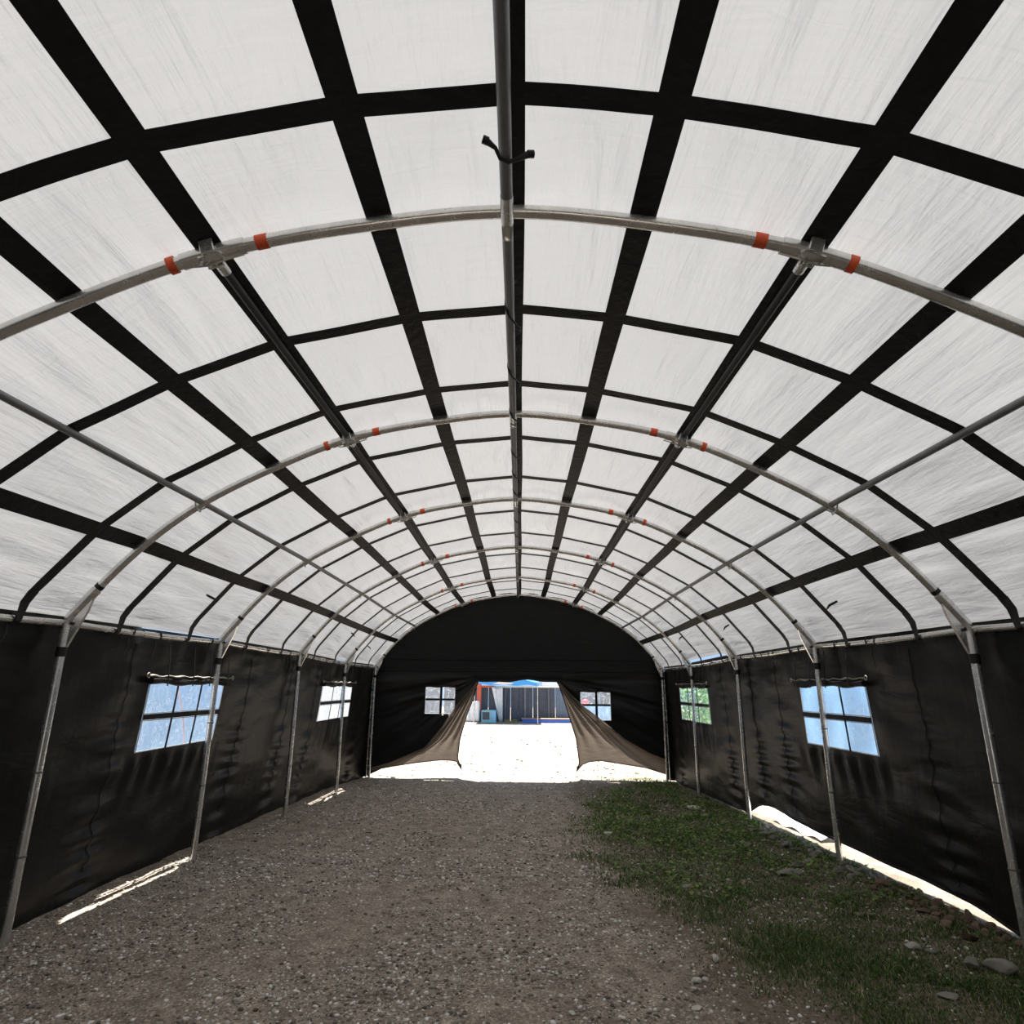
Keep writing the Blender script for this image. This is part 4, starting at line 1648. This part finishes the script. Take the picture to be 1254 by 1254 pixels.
V, Fq = [], []
for k in range(260):
    x, y = -0.78 + 0.68 * random.random(), FY - 0.9 + 0.3 * random.random()
    z = gz(x, y) + 0.02 + 0.13 * random.random()
    r = 0.022
    a = random.uniform(0, PI)
    o = len(V)
    V += [(x + r * math.cos(a + q), y + r * math.sin(a + q), z + (0.01 if i % 2 else -0.006)) for i, q in enumerate((0, PI / 2, PI, 3 * PI / 2))]
    Fq.append((o, o + 1, o + 2, o + 3))
o = build_stuff_mesh('yellow_flowers', np.array(V), np.array(Fq), M['yellow'])
tag(o, 'yellow flowers growing at the foot of the far fence', 'flowers')

# red bundle and blue sheet that show in the end wall's window on the right
o = bpy.data.objects.new('red_bundle', stone_mesh('red_bundle', (0.42, 0.3, 0.36), M['red'], 91))
COL.objects.link(o)
o.location = (3.38, FY - 0.13, 0.98)
tag(o, 'red bundle hung on the far fence, seen through the end window', 'bundle')
hanging_sheet('blue_sheet', 3.2, 5.4, fz(4) + 0.02, 0.83, FY - 0.15, 'bluetarp', 'blue sheet hung along the foot of the far fence, seen through the end window', 'tarpaulin', 0, 11, 0.05)
hanging_sheet('grey_sheet', -7.2, -4.0, fz(-5) + 0.02, 1.75, FY - 0.1, 'ribbed', 'pale grey sheeting seen through the end window beside the left flap', 'tarpaulin', 0, 15, 0.06)


# tarpaulin screens outside the side windows
def screen(x, y0, y1, h, mat, label, cat='tarpaulin'):
    t = thing('tarpaulin_screen', label, cat, (x, (y0 + y1) / 2, gz(x, (y0 + y1) / 2)))
    G = []
    for i in range(60):
        y = lerp(y0, y1, i / 59)
        G.append([(x + 0.10 * float(vnoise(y * 1.3, z * 1.2 + x)) + 0.03 * math.sin(y * 5), y, z) for z in np.linspace(gz(x, y) + 0.01, h, 14)])
    MB().grid(G).build('sheet', M[mat], t)
    k = max(2, int((y1 - y0) / 2.5) + 1)
    for i in range(k):
        y = lerp(y0, y1, i / (k - 1))
        xx = x + math.copysign(0.12, x)
        MB().tube([(xx, y, gz(xx, y)), (xx, y, h + 0.05)], 0.025, 8).build('post', M['steel'], t)


screen(-6.2, 6.0, 17.5, 2.3, 'bluetarp', 'blue tarpaulin screen outside the left wall windows')
screen(6.2, 6.0, 15.0, 2.3, 'bluetarp', 'blue tarpaulin screen outside the nearer right wall window')
screen(-6.6, 18.5, 27.0, 2.4, 'sheet', 'pale tarpaulin screen outside the far left window')
# guy rope seen through the left window
o = MB().tube([(-4.7, 8.7, 1.75), (-4.55, 8.75, 1.25), (-4.5, 8.85, 0.7), (-4.55, 9.0, gz(-4.55, 9))], 0.009, 7).build('guy_rope', M['pink'])
tag(o, 'red guy rope outside the larger left window', 'rope')


# shrubs outside the far right window
def shrub(x, y, h, r, n, label):
    zb = gz(x, y)
    t = thing('shrub', label, 'shrub', (x, y, zb), None)
    rr = np.random.default_rng(int(x * 100 + y))
    d = rr.normal(size=(n, 3))
    d /= np.linalg.norm(d, axis=1)[:, None]
    q = d * (rr.random((n, 1)) ** 0.4) * np.array([r, r, h * 0.5]) + np.array([x, y, zb + h * 0.52])
    a = rr.normal(size=(n, 3))
    a /= np.linalg.norm(a, axis=1)[:, None]
    b = np.cross(a, d)
    b /= np.linalg.norm(b, axis=1)[:, None] + 1e-6
    L = rr.uniform(0.05, 0.11, (n, 1))
    V = np.stack([q - a * L, q + b * L * 0.45, q + a * L, q - b * L * 0.45], 1) - np.array([x, y, zb])
    F = np.arange(n * 4).reshape(n, 4)
    o = build_stuff_mesh('foliage', V.reshape(-1, 3), F, M['shrubleaf'])
    del o['kind']
    o.parent = t
    mb = MB()
    for k in range(5):
        a = k * 1.26
        mb.tube([(x, y, zb), (x + 0.2 * r * math.cos(a), y + 0.2 * r * math.sin(a), zb + h * 0.3), (x + 0.6 * r * math.cos(a), y + 0.6 * r * math.sin(a), zb + h * 0.7)], [0.03, 0.02, 0.008], 6)
    mb.build('stems', M['brown'], t)


shrub(6.0, 17.2, 2.4, 1.0, 2600, 'leafy green shrub outside the green window, nearest the blue screen')
shrub(6.4, 19.2, 2.7, 1.1, 2600, 'leafy green shrub outside the green window, in the middle of the row')
shrub(6.2, 21.5, 2.5, 1.1, 2600, 'leafy green shrub outside the green window, farthest along the row')

# added white sheet imitating the glare of sunlit ground outside the right wall
G = []
for i in range(20):
    y = lerp(8.1, 9.6, i / 19)
    G.append([(3.62 + 0.55 * v, y + 0.15 * v, gz(3.62, y) + 0.02 + 0.30 * v ** 1.5 + 0.02 * math.sin(i * 0.8 + v * 3)) for v in np.linspace(0, 1, 10)])
o = MB().grid(G).build('white_sheet_and_glare', M['sheet'])
o.modifiers.new('thick', 'SOLIDIFY').thickness = 0.008
tag(o, 'white patch added as glaring sunlit ground outside the gap under the right wall', 'sheet')
